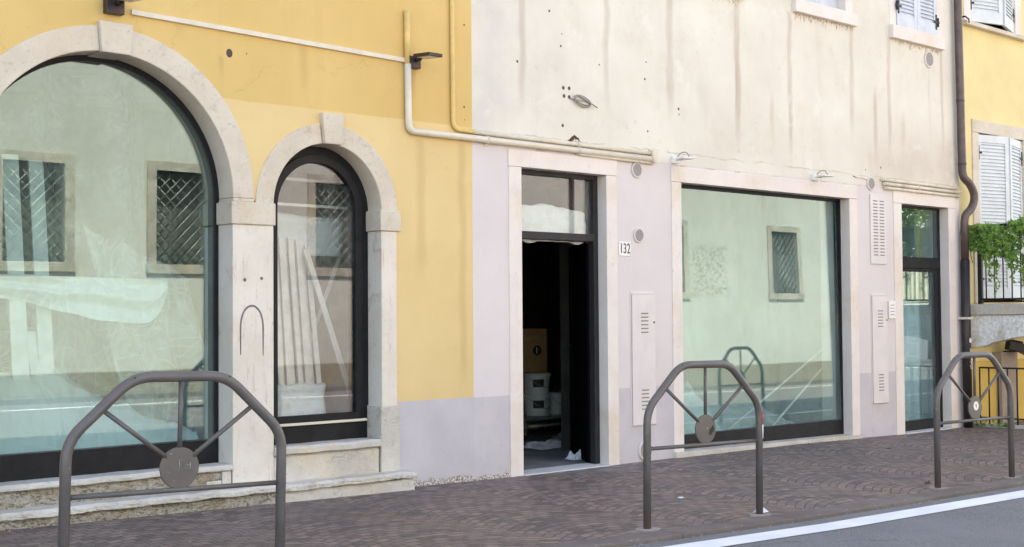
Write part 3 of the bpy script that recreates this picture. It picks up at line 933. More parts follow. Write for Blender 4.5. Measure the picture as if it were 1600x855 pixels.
stone_run(MB(), 4.91, 6.060, -0.148, 0.10, -0.15, 0.098, 40, 0.009, 7.0).build('step_riser', M['sill'], st)
st = stone_run(MB(), 1.5, 4.895, -0.170, 0.10, 0.112, 0.160, 300, 0.010, 8.0, 20, 0.005).build('stone_step', M['sill'], YB, label='long worn grey step under the wide arch')
stone_run(MB(), 1.5, 4.885, -0.140, 0.10, -0.15, 0.108, 420, 0.012, 9.0, 30, 0.010).build('step_riser', M['rubble'], st)

# arched windows
def arch_poly(cx, cz, r, zb, n=40):
    return [(cx - r, zb), (cx + r, zb)] + arc(cx, cz, r, 0, 180, n)

def arched_window(cx, cz, r, zb, y0, fw, zglass, glass, lab, steps):
    root = MB()
    # outer profile then inner rebate
    o_poly = arch_poly(cx, cz, r + 0.03, zb)
    i_poly = arch_poly(cx, cz, r - fw, zglass)
    root.plate(o_poly, [i_poly], y0, y0 + 0.09)
    if steps:
        root.plate(arch_poly(cx, cz, r - fw + 0.055, zglass - 0.045), [arch_poly(cx, cz, r - fw - 0.006, zglass + 0.006)], y0 - 0.018, y0 - 0.001)
    o = root.build('arched_window', M['black'], YB, bevel=0.003, label=lab)
    gl = MB().prism(arch_poly(cx, cz, r - fw + 0.012, zglass - 0.012), y0 + 0.008, y0 + 0.018)
    gl.build('glass', glass, o)
    return o

w = arched_window(BX, BZ, BR, 0.28, 0.172, 0.035, 0.460, M['glass'], 'wide arched shop window with reflections and plastic behind', False)
w2 = arched_window(SX, SZ, SR, 0.375, 0.154, 0.118, 0.578, M['glass_clear'], 'narrow arched window with white laths behind', True)
MB().box(4.958, 5.84, 0.128, 0.150, 0.515, 0.534).build('metal_strip', M['trunking'], w2, bevel=0.003)

# ------------------------------------------------------------------ cream building
CB = thing('cream_building', (10.5, 0.2, 0.0), 'cream stained house front with lilac shopfront, open doorway and wide shop window', 'building')
FR = 14.232
outer = [(6.765, -0.4), (7.155, -0.4), (7.155, 2.600), (8.395, 2.600), (8.395, -0.4), (9.135, -0.4), (9.135, 2.600), (12.085, 2.600), (12.085, -0.4),
         (12.815, -0.4), (12.815, 2.600), (14.100, 2.600), (14.100, -0.4), (FR, -0.4), (FR, 8.6), (6.765, 8.6)]
holes = [[(a, 4.35), (a, 6.0), (b, 6.0), (b, 4.35)] for a, b in ((9.50, 10.12), (11.09, 11.98), (12.91, 13.80))]
MB().plate(outer, holes, 0.0, 0.36).build('wall', M['cream'], CB)
mb = MB()
mb.box(6.766, 6.95, 0.36, 9.0, -0.4, 8.6).box(13.9, FR, 0.36, 9.0, -0.4, 8.6).box(6.766, FR, 9.0, 9.35, -0.4, 8.6)
mb.build('wall', M['house'], CB)
mb = MB()
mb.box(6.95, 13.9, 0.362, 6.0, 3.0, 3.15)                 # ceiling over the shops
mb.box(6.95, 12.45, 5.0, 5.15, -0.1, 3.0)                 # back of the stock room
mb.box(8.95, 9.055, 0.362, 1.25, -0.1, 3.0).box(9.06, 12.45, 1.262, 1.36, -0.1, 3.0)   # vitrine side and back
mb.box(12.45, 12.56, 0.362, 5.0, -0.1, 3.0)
vl = MB().box(9.06, 12.448, 1.24, 1.26, 0.0, 2.99).box(9.06, 9.10, 0.363, 1.238, 0.0, 2.99).box(12.40, 12.447, 0.363, 1.238, 0.0, 2.99).box(9.10, 12.40, 0.363, 1.238, 2.95, 2.99)
vl.build('bounce_lining', M['pale_inner'], CB)  # pale boards added inside to bounce light and brighten the shop glass
vb = MB().box(12.56, 13.9, 1.9, 2.0, -0.1, 3.0).box(12.561, 12.60, 0.363, 1.9, -0.1, 2.99).box(13.86, 13.899, 0.363, 1.9, -0.1, 2.99)
vb.build('vestibule_wall', M['pale_inner'], CB)
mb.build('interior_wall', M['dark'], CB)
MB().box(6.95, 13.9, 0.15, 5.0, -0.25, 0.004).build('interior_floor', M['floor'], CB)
MB().box(9.06, 12.45, 0.21, 1.25, 0.006, 0.055).build('vitrine_floor', M['plinthfloor'], CB)
rf = MB()
rf.prism([(-0.55, 8.6), (4.7, 10.4), (9.9, 8.6), (9.9, 8.45), (4.7, 10.2), (-0.55, 8.45)], 6.765, FR + 0.1, 'x')
rf.build('roof', M['roof'], CB)

def surround(x0, x1, xi0, xi1, zt=2.612, zl=2.474, zb=-0.08, lab=None, depth=0.36, zb2=None):
    mb = MB()
    mb.box(x0, x1, -0.013, depth, zl, zt)
    o = mb.build('lintel', M['surround'], CB, bevel=0.004, label=lab)
    for a, b, z in ((x0 + 0.004, xi0, zb), (xi1, x1 - 0.003, zb if zb2 is None else zb2)):
        MB().box(a, b, -0.011, depth, z, zl - 0.0015).build('jamb', M['surround'], o, bevel=0.004)
    return o

surround(7.138, 8.408, 7.280, 8.272, lab='pale lintel over the open doorway', depth=0.158)
surround(9.121, 12.105, 9.260, 11.958, lab='long pale lintel over the shop window')
surround(12.806, 14.115, 12.972, 13.966, lab='pale lintel over the narrow glazed door')
MB().hexa([(9.122, -0.034, -0.1), (12.10, -0.034, -0.1), (12.10, 0.2, -0.1), (9.122, 0.2, -0.1),
           (9.122, -0.034, 0.046), (12.10, -0.034, 0.012), (12.10, 0.2, 0.020), (9.122, 0.2, 0.054)]).build('window_sill', M['sill'], CB, bevel=0.006, label='low stone sill under the shop window')
MB().box(7.281, 8.271, -0.03, 0.22, -0.1, 0.008).build('threshold', M['threshold'], CB, bevel=0.004)
MB().box(12.974, 13.964, -0.03, 0.30, -0.2, -0.034).build('threshold', M['threshold'], CB, bevel=0.004)

# doorway: charcoal frame, transom light, leaf swung inwards
dw = MB()
dw.box(7.281, 7.335, 0.091, 0.155, 0.008, 2.472).box(8.216, 8.270, 0.091, 0.155, 0.008, 2.472)
dw.box(7.335, 8.216, 0.091, 0.155, 2.434, 2.472).box(7.335, 8.216, 0.085, 0.155, 1.906, 1.968)
dwo = dw.build('doorway', M['charcoal'], CB, bevel=0.003, label='open doorway with a dark frame and a transom light')
MB().box(7.330, 8.221, 0.118, 0.128, 1.962, 2.440).build('transom_glass', M['glass_clear'], dwo)
LM = Matrix.Translation((8.225, 0.16, 0.0)) @ Matrix.Rotation(rad(56), 4, 'Z')
lf = MB(LM)
lf.box(0.0, 0.80, -0.03, 0.02, 0.012, 0.30).box(0.0, 0.09, -0.03, 0.02, 0.30, 1.90).box(0.71, 0.80, -0.03, 0.02, 0.30, 1.90).box(0.09, 0.71, -0.03, 0.02, 1.80, 1.90)
lf.box(0.09, 0.71, -0.012, 0.004, 0.30, 1.80)
lfo = lf.build('door_leaf', M['matt_black'], dwo, bevel=0.003, label='black door leaf swung inwards')
hd = MB(LM)
hd.tube([(0.75, -0.03, 1.0), (0.75, -0.075, 1.0), (0.65, -0.075, 1.0)], 0.009, 8)
hd.tube([(0.75, 0.02, 1.0), (0.75, 0.065, 1.0), (0.65, 0.065, 1.0)], 0.009, 8)
hd.build('handle', M['iron'], lfo)
# plastic bunched over the head of the opening
tp = MB()
tp.sheet(lambda u, v: (7.34 + 0.87 * u, 0.165 + 0.03 * v + 0.02 * n3(u * 5, v * 3, 2), 1.94 + v * (0.275 - 0.10 * abs(u - 0.45)) + 0.012 * n3(u * 9, v * 4, 1)), 40, 10)
tp.sheet(lambda u, v: (7.45 + 0.72 * u, 0.17 + 0.015 * n3(u * 8, v, 4), 1.905 - v * (0.008 + 0.05 * max(0, n3(u * 4, 0, 3)))), 30, 4)
tag(tp.build('plastic_sheet', M['film_thick'], None, solid=0.002), 'white plastic sheet bundled behind the transom light over the open doorway', 'plastic sheet')

# shop window
sw = MB()
sw.box(9.262, 9.30, 0.098, 0.17, 0.05, 2.472).box(11.928, 11.956, 0.098, 0.17, 0.022, 2.472)
sw.box(9.30, 11.928, 0.098, 0.17, 2.448, 2.472)
sw.hexa([(9.30, 0.098, 0.052), (11.915, 0.098, 0.023), (11.915, 0.17, 0.023), (9.30, 0.17, 0.052), (9.30, 0.098, 0.176), (11.915, 0.098, 0.172), (11.915, 0.17, 0.172), (9.30, 0.17, 0.176)])
swo = sw.build('shop_window', M['black'], CB, bevel=0.003, label='wide shop window with a black bottom rail')
SHOP_TILT = 0.9
t = math.tan(rad(SHOP_TILT))
gl = MB()
z0, z1 = 0.16, 2.46
y_ = lambda z: 0.119 + (z - 1.31) * t
gl.hexa([(9.29, y_(z0), z0), (11.925, y_(z0), z0), (11.925, y_(z0) + 0.01, z0), (9.29, y_(z0) + 0.01, z0), (9.29, y_(z1), z1), (11.925, y_(z1), z1), (11.925, y_(z1) + 0.01, z1), (9.29, y_(z1) + 0.01, z1)])
gl.build('glass', M['glass'], swo)

# narrow glazed door at the right
rd = MB()
rd.box(12.974, 13.012, 0.098, 0.165, -0.034, 2.472).box(13.925, 13.962, 0.098, 0.165, -0.034, 2.472).box(13.012, 13.925, 0.098, 0.165, 2.448, 2.472)
rd.box(13.012, 13.925, 0.094, 0.165, 1.775, 1.900)
rdo = rd.build('glazed_door', M['black'], CB, bevel=0.003, label='narrow glazed door with a transom light and black frame')
MB().box(13.008, 13.93, 0.104, 0.112, 1.896, 2.452).build('transom_glass', M['glass_teal'], rdo)
lf = MB()
lf.box(13.014, 13.075, 0.104, 0.155, -0.030, 1.772).box(13.845, 13.923, 0.104, 0.155, -0.030, 1.772).box(13.075, 13.845, 0.104, 0.155, -0.030, 0.075).box(13.075, 13.845, 0.104, 0.155, 1.735, 1.772)
lfo = lf.build('door_leaf', M['black'], rdo, bevel=0.003)
MB().box(13.07, 13.85, 0.110, 0.120, 0.07, 1.74).build('glass', M['glass_teal'], lfo)
MB().tube([(13.045, 0.10, 0.78), (13.045, 0.055, 0.80), (13.045, 0.055, 1.18), (13.045, 0.10, 1.20)], 0.014, 8).build('handle', M['black'], lfo)

# upper windows: plastered frame, sill, louvred shutters
def shutter_leaf(x, y, z, w, h, ang, mat, parent, side=1, hinge_at=(), lab=None):
    """leaf hinged at (x, y); side +1 opens to the right of the hinge, -1 to the left"""
    T = Matrix.Translation((x, y, z)) @ Matrix.Rotation(rad(-ang) * side, 4, 'Z') @ Matrix.Scale(side, 4, (1, 0, 0))
    m = MB(T)
    st, th = 0.065, 0.034
    m.box(0, st, -th, 0, 0, h).box(w - st, w, -th, 0, 0, h).box(st, w - st, -th, 0, 0, 0.13).box(st, w - st, -th, 0, h - 0.09, h)
    mid = h * 0.5
    z_ = 0.13
    while z_ < h - 0.10:
        m.hexa([(st, -th + 0.004, z_), (w - st, -th + 0.004, z_), (w - st, -th + 0.012, z_ - 0.002), (st, -th + 0.012, z_ - 0.002),
                (st, -0.012, z_ + 0.046), (w - st, -0.012, z_ + 0.046), (w - st, -0.004, z_ + 0.044), (st, -0.004, z_ + 0.044)])
        z_ += 0.042
    o = m.build('shutter', mat, parent, bevel=0.002, label=lab)
    for hz in hinge_at:
        q = MB(T)
        q.box(0.012, 0.036, -th - 0.008, -th, hz - 0.085, hz + 0.085)
        q.box(-0.035, 0.075, -th - 0.012, -th - 0.0005, hz - 0.012, hz + 0.012)
        q.tube([(-0.012, -th - 0.006, hz - 0.05), (-0.012, -th - 0.006, hz + 0.05)], 0.011, 8)
        q.build('hinge', M['iron'], o)
    return o

def upper_window(x0, x1, wi0, wi1, zs0, zs1, ysh, hz, lab):
    f = MB()
    f.box(wi0 - 0.13, wi0, -0.006, 0.30, zs1, 6.1).box(wi1, wi1 + 0.13, -0.006, 0.30, zs1, 6.1).box(wi0, wi1, -0.006, 0.30, 6.0, 6.1)
    o = f.build('shuttered_window', M['surround'], CB, bevel=0.004, label=lab)
    MB().box(x0, x1, -0.055, 0.28, zs0, zs1).build('window_sill', M['surround'], o, bevel=0.006)
    MB().box(wi0, wi1, 0.20, 0.22, zs1, 6.0).build('glass', M['glass'], o)
    c = (wi0 + wi1) / 2
    shutter_leaf(wi0 + 0.004, ysh, zs1 + 0.012, c - wi0 - 0.006, 1.52, 0, M['shutter_blue'], o, 1, hz[0])
    shutter_leaf(wi1 - 0.004, ysh, zs1 + 0.012, wi1 - c - 0.006, 1.52, 0, M['shutter_blue'], o, -1, hz[1])
    return o

upper_window(9.40, 10.22, 9.50, 10.12, 4.290, 4.425, 0.10, ((), ()), 'shuttered window whose sill is cut by the top of the photo')
upper_window(11.005, 12.10, 11.115, 11.95, 4.292, 4.425, 0.13, ((), ()), 'shuttered window with grey shutters set back')
upper_window(12.788, 13.890, 12.930, 13.780, 4.275, 4.420, 0.015, ((0.22,), (0.15,)), 'shuttered window nearest the downpipe, with iron hinges')

# ------------------------------------------------------------------ neighbouring pale yellow house
YH = thing('yellow_house', (16.5, 0.3, 0.0), 'pale yellow house beyond the downpipe with louvred shutters and a stone balcony', 'building')
outer = [(14.236, -0.6), (26.0, -0.6), (26.0, 9.4), (14.236, 9.4)]
holes = [[(14.74, 1.40), (15.88, 1.40), (15.88, 3.42), (14.74, 3.42)], [(14.60, 4.72), (15.74, 4.72), (15.74, 6.4), (14.60, 6.4)]]
MB().plate(outer, holes, 0.03, 0.40).build('wall', M['house'], YH)
mb = MB()
mb.box(14.236, 14.6, 0.40, 9.0, -0.6, 9.4).box(25.6, 26.0, 0.40, 9.0, -0.6, 9.4).box(14.236, 26.0, 9.0, 9.35, -0.6, 9.4).box(14.6, 25.6, 0.42, 9.0, 4.0, 4.2)
mb.build('wall', M['house'], YH)
rf = MB()
rf.prism([(-0.5, 9.4), (4.7, 11.2), (9.9, 9.4), (9.9, 9.25), (4.7, 11.0), (-0.5, 9.25)], 14.336, 26.2, 'x')
rf.build('roof', M['roof'], YH)
f = MB()
f.box(14.600, 16.02, 0.012, 0.20, 3.412, 3.565).box(14.600, 14.750, 0.014, 0.20, 1.38, 3.410).box(15.870, 16.02, 0.014, 0.20, 1.38, 3.410)
f1 = f.build('shuttered_window', M['arch'], YH, bevel=0.006, label='balcony window with a stone frame and louvred shutters ajar')
MB().box(14.75, 15.87, 0.20, 0.22, 1.40, 3.41).build('glass', M['black'], f1)
shutter_leaf(14.758, 0.075, 1.43, 0.555, 1.965, 13, M['shutter'], f1, 1, (0.24, 1.75))
shutter_leaf(15.862, 0.075, 1.43, 0.555, 1.965, 13, M['shutter'], f1, -1, (0.24, 1.75))
f = MB()
f.box(14.46, 14.615, 0.016, 0.20, 4.70, 6.5).box(15.725, 15.88, 0.016, 0.20, 4.70, 6.5).box(14.46, 15.88, 0.014, 0.20, 6.5, 6.65)
f2 = f.build('shuttered_window', M['surround'], YH, bevel=0.006, label='upper window with shutters ajar over a stained thin sill')
MB().box(14.615, 15.725, 0.20, 0.22, 4.72, 6.5).build('glass', M['black'], f2)
shutter_leaf(14.625, 0.07, 4.735, 0.55, 1.70, 16, M['shutter'], f2, 1, (0.22,))
shutter_leaf(15.715, 0.07, 4.735, 0.55, 1.70, 16, M['shutter'], f2, -1, (0.22,))
MB().box(14.40, 15.95, -0.05, 0.05, 4.655, 4.705).build('window_sill', M['arch'], f2, bevel=0.006)
q = MB()
q.tube([(14.36, 0.0, 4.735), (14.36, -0.05, 4.735), (14.44, -0.05, 4.715), (14.44, -0.05, 4.67)], 0.010, 8)
q.build('shutter_catch', M['iron'], f2)

# balcony: slab, bracket, railing
sl = stone_run(MB(Matrix.Translation((14.43, 0, 0)) @ Matrix.Rotation(rad(-90), 4, 'Z')), 0.0, 1.08, 0.0, 2.6, 1.245, 1.372, 30, 0.008, 11.0)
slo = sl.build('balcony', M['slab'], YH, bevel=0.004, label='stone balcony slab on a rough rendered bracket')
prof = [(0.03, 1.243), (-1.04, 1.243), (-1.04, 1.02), (-0.70, 1.005), (-0.52, 0.985), (-0.38, 0.952), (-0.26, 0.925), (-0.17, 0.885), (-0.08, 0.87), (0.03, 0.87)]
MB().prism(prof, 14.462, 14.62, 'x').build('bracket', M['coat'], slo, bevel=0.006)
rl = MB()
rl.box(14.452, 14.488, -0.145, -0.095, 1.372, 2.27)
rl.tube([(14.47, 0.03, 2.278), (14.47, -1.02, 2.278)], 0.017, 8)
rl.tube([(14.47, -0.1, 1.428), (14.47, -1.02, 1.428)], 0.010, 8)
rl.tube([(14.47, -0.1, 1.395), (14.47, -1.02, 1.395)], 0.007, 8)
for k in range(8):
    yy = -0.19 - k * 0.105
    rl.tube([(14.47, yy, 1.39), (14.47, yy, 2.272)], 0.008, 8)
rl.tube([(14.47, -1.02, 1.38), (14.47, -1.02, 2.28)], 0.014, 8)
rl.tube([(14.47, -1.02, 2.278), (16.9, -1.02, 2.278)], 0.017, 8)
rl.tube([(14.47, -1.02, 1.428), (16.9, -1.02, 1.428)], 0.010, 8)
for k in range(1, 22):
    rl.tube([(14.47 + k * 0.11, -1.02, 1.428), (14.47 + k * 0.11, -1.02, 2.272)], 0.008, 8)
rl.build('railing', M['iron'], slo)
MB().box(15.00, 15.40, -0.09, 0.03, -0.4, 0.80).build('pillar', M['pillar'], YH, bevel=0.006)
MB().box(14.40, 16.9, -0.02, 0.028, -0.4, 0.70).build('shade_band', M['house_shade'], YH)  # darker yellow sheet carries the shade under the balcony

FE = thing('iron_fence', (14.45, -0.6, -0.05), 'low black iron fence of plain bars in front of the yellow wall foot painted darker as shade', 'fence')
for hz in (0.635, 0.06):
    MB().tube([(14.45, -0.10, hz), (14.45, -1.02, hz)], 0.010, 8).build('rail', M['iron'], FE)
for k in range(9):
    yy = -0.10 - k * 0.113
    MB().tube([(14.45, yy, -0.01), (14.45, yy, 0.64)], 0.0095, 8).build('bar', M['iron'], FE)
MB().box(14.40, 14.50, -1.08, 0.02, -0.3, -0.008).build('kerb_stone', M['slab'], FE, bevel=0.008)

# ------------------------------------------------------------------ creeper on the balcony
def leaf(mb, c, size, nrm, spin, lobes=5):
    nrm = Vector(nrm).normalized()
    a = nrm.orthogonal().normalized()
    b = nrm.cross(a)
    ca, sa = math.cos(spin), math.sin(spin)
    a, b = a * ca + b * sa, b * ca - a * sa
    c = Vector(c)
    ctr = mb.v(c)
    pts = []
    n = lobes * 2
    for k in range(n + 1):
        ang = -2.2 + 4.4 * k / n
        r = size * (1.0 - 0.25 * abs(ang) / 2.2) * (1.0 if k % 2 else 0.42)
        pts.append(mb.v(c + b * math.cos(ang) * r + a * math.sin(ang) * r + nrm * (-0.25 * r * (1 if k % 2 else 0.3))))
    for p, q in zip(pts, pts[1:]):
        mb.face([ctr, p, q])

VI = thing('climbing_vine', (14.4, -0.4, 1.4), 'green creeper with lobed leaves hanging over the balcony railing', 'plant')
mb = MB()
r = random.Random(3)
def vine_low(y):
    pts = [(0.02, 2.02), (-0.12, 1.93), (-0.22, 1.84), (-0.32, 1.80), (-0.40, 1.86), (-0.48, 1.78), (-0.58, 1.72), (-0.72, 1.66), (-1.0, 1.70), (-1.5, 1.9)]
    for (a, za), (b, zb) in zip(pts, pts[1:]):
        if y >= b:
            return za + (zb - za) * (a - y) / (a - b)
    return pts[-1][1]
for k in range(620):
    y = -1.03 * r.random() ** 0.95 + 0.03
    lo, hi = vine_low(y) + 0.05, 2.27 + (0.05 if y < -0.5 else 0.01)
    z = hi - (hi - lo) * r.random() ** 1.25 * r.uniform(0.75, 1.12)
    x_ = 14.44 - 0.13 * r.random() + 0.10 * (r.random() < 0.3)
    leaf(mb, (x_, y, z), r.uniform(0.038, 0.078), (-1 + r.uniform(-.5, .5), -0.7 + r.uniform(-.6, .6), 0.55 + r.uniform(-.5, .5)), PI + r.uniform(-0.8, 0.8))
strands = []
for (y, z0, z1) in ((-0.33, 1.85, 1.50), (-0.36, 1.85, 1.58), (-0.55, 1.8, 1.62), (-0.66, 1.75, 1.60), (-0.28, 1.85, 1.66)):
    pts = [(14.42 + 0.01 * math.sin(i), y + 0.02 * math.sin(i * 1.3 + y * 9), z0 + (z1 - z0) * i / 7) for i in range(8)]
    strands.append(pts)
    for p in pts:
        for _ in range(2):
            leaf(mb, (p[0] - 0.02, p[1] + r.uniform(-.02, .02), p[2] + r.uniform(-.02, .02)), r.uniform(0.018, 0.034), (-1, -0.7 + r.uniform(-.5, .5), 0.3), PI + r.uniform(-0.9, 0.9))
mb.build('foliage', M['leaf'], VI, weld=False)
mb = MB()
for pts in strands:
    mb.tube(pts, 0.003, 5)
for k in range(9):
    y = -0.05 - k * 0.1
    mb.tube([(14.45, y, 2.26), (14.41, y - 0.03, 2.12), (14.42, y + 0.02, 1.95), (14.43, y, 1.85)], 0.004, 5)
mb.build('stem', M['bark'], VI)

WE = thing('weed', (14.36, -0.2, -0.05), 'low green weeds at the foot of the black downpipe and iron fence', 'plant')
mb = MB()
for k in range(140):
    y = r.uniform(-0.55, -0.02)
    h = r.uniform(0.02, 0.11) * (1.0 if y > -0.35 else 0.55)
    leaf(mb, (14.36 + r.uniform(-.05, .05), y, -0.04 + h), r.uniform(0.015, 0.034), (r.uniform(-1, 1), r.uniform(-1, .5), 0.8), r.uniform(0, 6), 3)
mb.build('foliage', M['leaf'], WE, weld=False)

# flood lamp sitting on the pillar
FL = thing('floodlight', (15.15, -0.10, 0.80), 'black floodlight with a looped cable on top of the brown pillar', 'lamp')
T = Matrix.Translation((15.16, -0.17, 0.865)) @ Matrix.Rotation(rad(-35), 4, 'Z') @ Matrix.Rotation(rad(12), 4, 'Y')
mb = MB(T)
mb.box(-0.09, 0.10, -0.06, 0.06, -0.055, 0.055)
for k in range(5):
    mb.box(-0.085 + k * 0.035, -0.073 + k * 0.035, -0.065, 0.065, 0.055, 0.075)
mb.build('housing', M['iron'], FL, bevel=0.006)
MB(T).hexa([(0.10, -0.06, -0.055), (0.19, -0.075, -0.075), (0.19, 0.075, -0.075), (0.10, 0.06, -0.055), (0.10, -0.06, 0.055), (0.15, -0.075, 0.06), (0.15, 0.075, 0.06), (0.10, 0.06, 0.055)]).build('glass', M['lamp'], FL)
MB().tube([(15.05, -0.16, 0.90), (14.99, -0.17, 0.96), (15.02, -0.17, 1.01), (15.12, -0.14, 1.0), (15.17, -0.1, 0.93)], 0.012, 8).build('cable', M['iron'], FL)
MB().box(15.12, 15.20, -0.20, -0.05, 0.80, 0.815).build('bracket', M['iron'], FL)

# ------------------------------------------------------------------ downpipe
DP = thing('downpipe', (14.22, -0.07, -0.05), 'brown rainwater downpipe with a swan neck bend and a black lower length', 'pipe')
top = [(14.140, -0.07, 8.4), (14.153, -0.07, 4.9), (14.186, -0.07, 3.05), (14.192, -0.07, 2.90)]
bend = []
P0 = [(14.192, -0.07, 2.90), (14.21, -0.08, 2.83), (14.30, -0.10, 2.76), (14.37, -0.11, 2.66), (14.37, -0.11, 2.56), (14.31, -0.10, 2.47), (14.235, -0.08, 2.40), (14.216, -0.07, 2.31)]
def smooth(P, n=6):
    P = [Vector(p) for p in P]
    out = []
    for i in range(len(P) - 1):
        p0, p1, p2, p3 = P[max(i - 1, 0)], P[i], P[i + 1], P[min(i + 2, len(P) - 1)]
        for k in range(n):
            t = k / n
            out.append(0.5 * ((2 * p1) + (p2 - p0) * t + (2 * p0 - 5 * p1 + 4 * p2 - p3) * t * t + (3 * p1 - p0 - 3 * p2 + p3) * t ** 3))
    out.append(P[-1])
    return out
MB().tube(top[:3] + smooth(P0) + [(14.214, -0.07, 1.86)], 0.046, 18).build('upper_pipe', M['pipe'], DP)
MB().tube([(14.214, -0.07, 1.88), (14.212, -0.07, 1.0), (14.222, -0.07, -0.06)], 0.053, 18).build('lower_pipe', M['pipe_black'], DP)
for p, rr in (((14.174, -0.07, 3.72), .049), ((14.19, -0.07, 2.99), .049)):
    MB().tube([(p[0], p[1], p[2] - 0.012), (p[0], p[1], p[2] + 0.012)], rr, 18).build('collar', M['pipe'], DP)
MB().box(14.145, 14.275, -0.13, 0.0, 1.195, 1.222).build('clamp', M['trunking'], DP, bevel=0.003)
mb = MB()
for k, (dx, dz, rr) in enumerate(((0.0, 0.955, .030), (-0.004, 0.963, .02))):
    mb.lathe([(rr, -0.1255 - 0.0005 * k), (rr * 0.8, -0.1265 - 0.0005 * k)], (14.205 + dx, 0, dz), 'y', 10)
mb.build('sticker', M['white'], DP)
mb = MB()
zz = 0.86
for k in range(5):
    mb.tube([(14.19 + 0.01 * (k % 2), -0.1245, zz), (14.215, -0.1255, zz - 0.015), (14.195 + 0.008 * k % 0.03, -0.1245, zz - 0.03), (14.22, -0.1250, zz - 0.04)], 0.0045, 6)
    zz -= 0.048
mb.build('painted_scrawl', M['white'], DP)

# ------------------------------------------------------------------ conduits and fittings on the walls
c = MB()
c.hexa([(3.90, -0.022, 3.205), (6.092, -0.022, 3.172), (6.092, 0.002, 3.172), (3.90, 0.002, 3.205), (3.90, -0.022, 3.238), (6.092, -0.022, 3.205), (6.092, 0.002, 3.205), (3.90, 0.002, 3.238)])
tag(c.build('cable_trunking', M['trunking'], None, bevel=0.003), 'white cable trunking running from the arch lamp to the yellow corner conduit', 'conduit')

def pipe_run(name, loc, label, runs, clamps=(), mats=None):
    t = thing(name, loc, label, 'conduit')
    for pts, r_, m in runs:
        MB().tube(pts, r_, 12).build('tube', M[m], t)
    if clamps:
        for x, z, r_ in clamps:
            mb = MB()
            mb.tube([(x - 0.01, -r_, z), (x + 0.01, -r_, z)], r_ + 0.006, 12)
            mb.box(x - 0.012, x + 0.012, -0.012, 0.0, z - r_ - 0.02, z + r_ + 0.02)
            mb.build('clamp', M['conduit'], t)
    return t

pipe_run('conduit', (6.11, 0, 2.66), 'white and yellow conduit dropping from the wall lamp and turning along over the doorway',
         [([(6.108, -0.026, 3.56), (6.108, -0.026, 3.15)], 0.023, 'conduit_y'),
          ([(6.110, -0.028, 3.16), (6.115, -0.028, 2.74)] + [(6.118 + 0.05 * (1 - math.cos(a)), -0.028, 2.71 - 0.05 * math.sin(a)) for a in [0.3, 0.6, 0.9, 1.2, 1.5]] + [(6.77, -0.028, 2.659), (8.86, -0.028, 2.652)], 0.026, 'trunking')],
         [(6.9, 2.658, 0.026), (7.92, 2.655, 0.026), (8.84, 2.652, 0.027)])
pipe_run('conduit', (6.555, 0, 2.71), 'thin yellow conduit coming down the corner and running right above the white one',
         [([(6.546, -0.020, 5.6), (6.555, -0.020, 2.78)] + [(6.560 + 0.06 * (1 - math.cos(a)), -0.020, 2.765 - 0.05 * math.sin(a)) for a in [0.3, 0.6, 0.9, 1.2, 1.5]] + [(6.77, -0.020, 2.712)], 0.018, 'conduit_y'),
          ([(6.77, -0.020, 2.712), (8.86, -0.020, 2.703)], 0.018, 'conduit')],
         [(7.92, 2.708, 0.02), (8.84, 2.704, 0.02)])
pipe_run('conduit', (8.4, 0, 2.615), 'short lower conduit under the others between doorway and shop window',
         [([(7.93, -0.020, 2.625), (8.86, -0.020, 2.618)], 0.014, 'conduit')])
mb = MB()
mb.box(8.845, 8.90, -0.045, 0.0, 2.62, 2.73)
tag(mb.build('junction_box', M['conduit'], None, bevel=0.004), 'small cream end box where the conduits stop above the lilac wall', 'junction box')
t = pipe_run('conduit', (13.4, 0, 2.62), 'three stacked cream conduits above the narrow glazed door, ending at the downpipe',
         [([(12.56, -0.020, 2.712), (14.17, -0.020, 2.706)], 0.018, 'conduit'), ([(12.60, -0.024, 2.668), (14.19, -0.024, 2.662)], 0.020, 'conduit'), ([(12.62, -0.024, 2.624), (14.20, -0.024, 2.618)], 0.018, 'conduit')],
         [(13.3, 2.665, 0.022), (13.3, 2.622, 0.02)])

def wall_lamp(x, z, s, label, yaw=0):
    t = thing('wall_lamp', (x, 0, z), label, 'lamp', 'brown wall lamps on the yellow building')
    MB().box(x - 0.055 * s, x + 0.055 * s, -0.050 * s, -0.001, z - 0.045 * s, z + 0.045 * s).build('mount', M['lamp'], t, bevel=0.004)
    MB().tube([(x + 0.01, -0.05 * s, z + 0.015), (x + 0.01, -0.10 * s, z + 0.022)], 0.016 * s, 10).build('arm', M['lamp'], t)
    T = Matrix.Translation((x + 0.01, -0.09 * s, z + 0.030)) @ Matrix.Rotation(rad(4), 4, 'X')
    MB(T).box(-0.065 * s, 0.065 * s, -0.19 * s, 0.0, -0.006, 0.020 * s).build('head', M['lamp'], t, bevel=0.004)
    MB(T).box(-0.050 * s, 0.050 * s, -0.17 * s, -0.03, -0.0095, -0.0055).build('lens', M['lens'], t)
    return t

wall_lamp(6.165, 3.178, 1.0, 'small brown wall lamp beside the corner conduit on the yellow wall')
wall_lamp(3.775, 3.235, 1.10, 'dark brown wall lamp standing over the keystone of the wide arch')

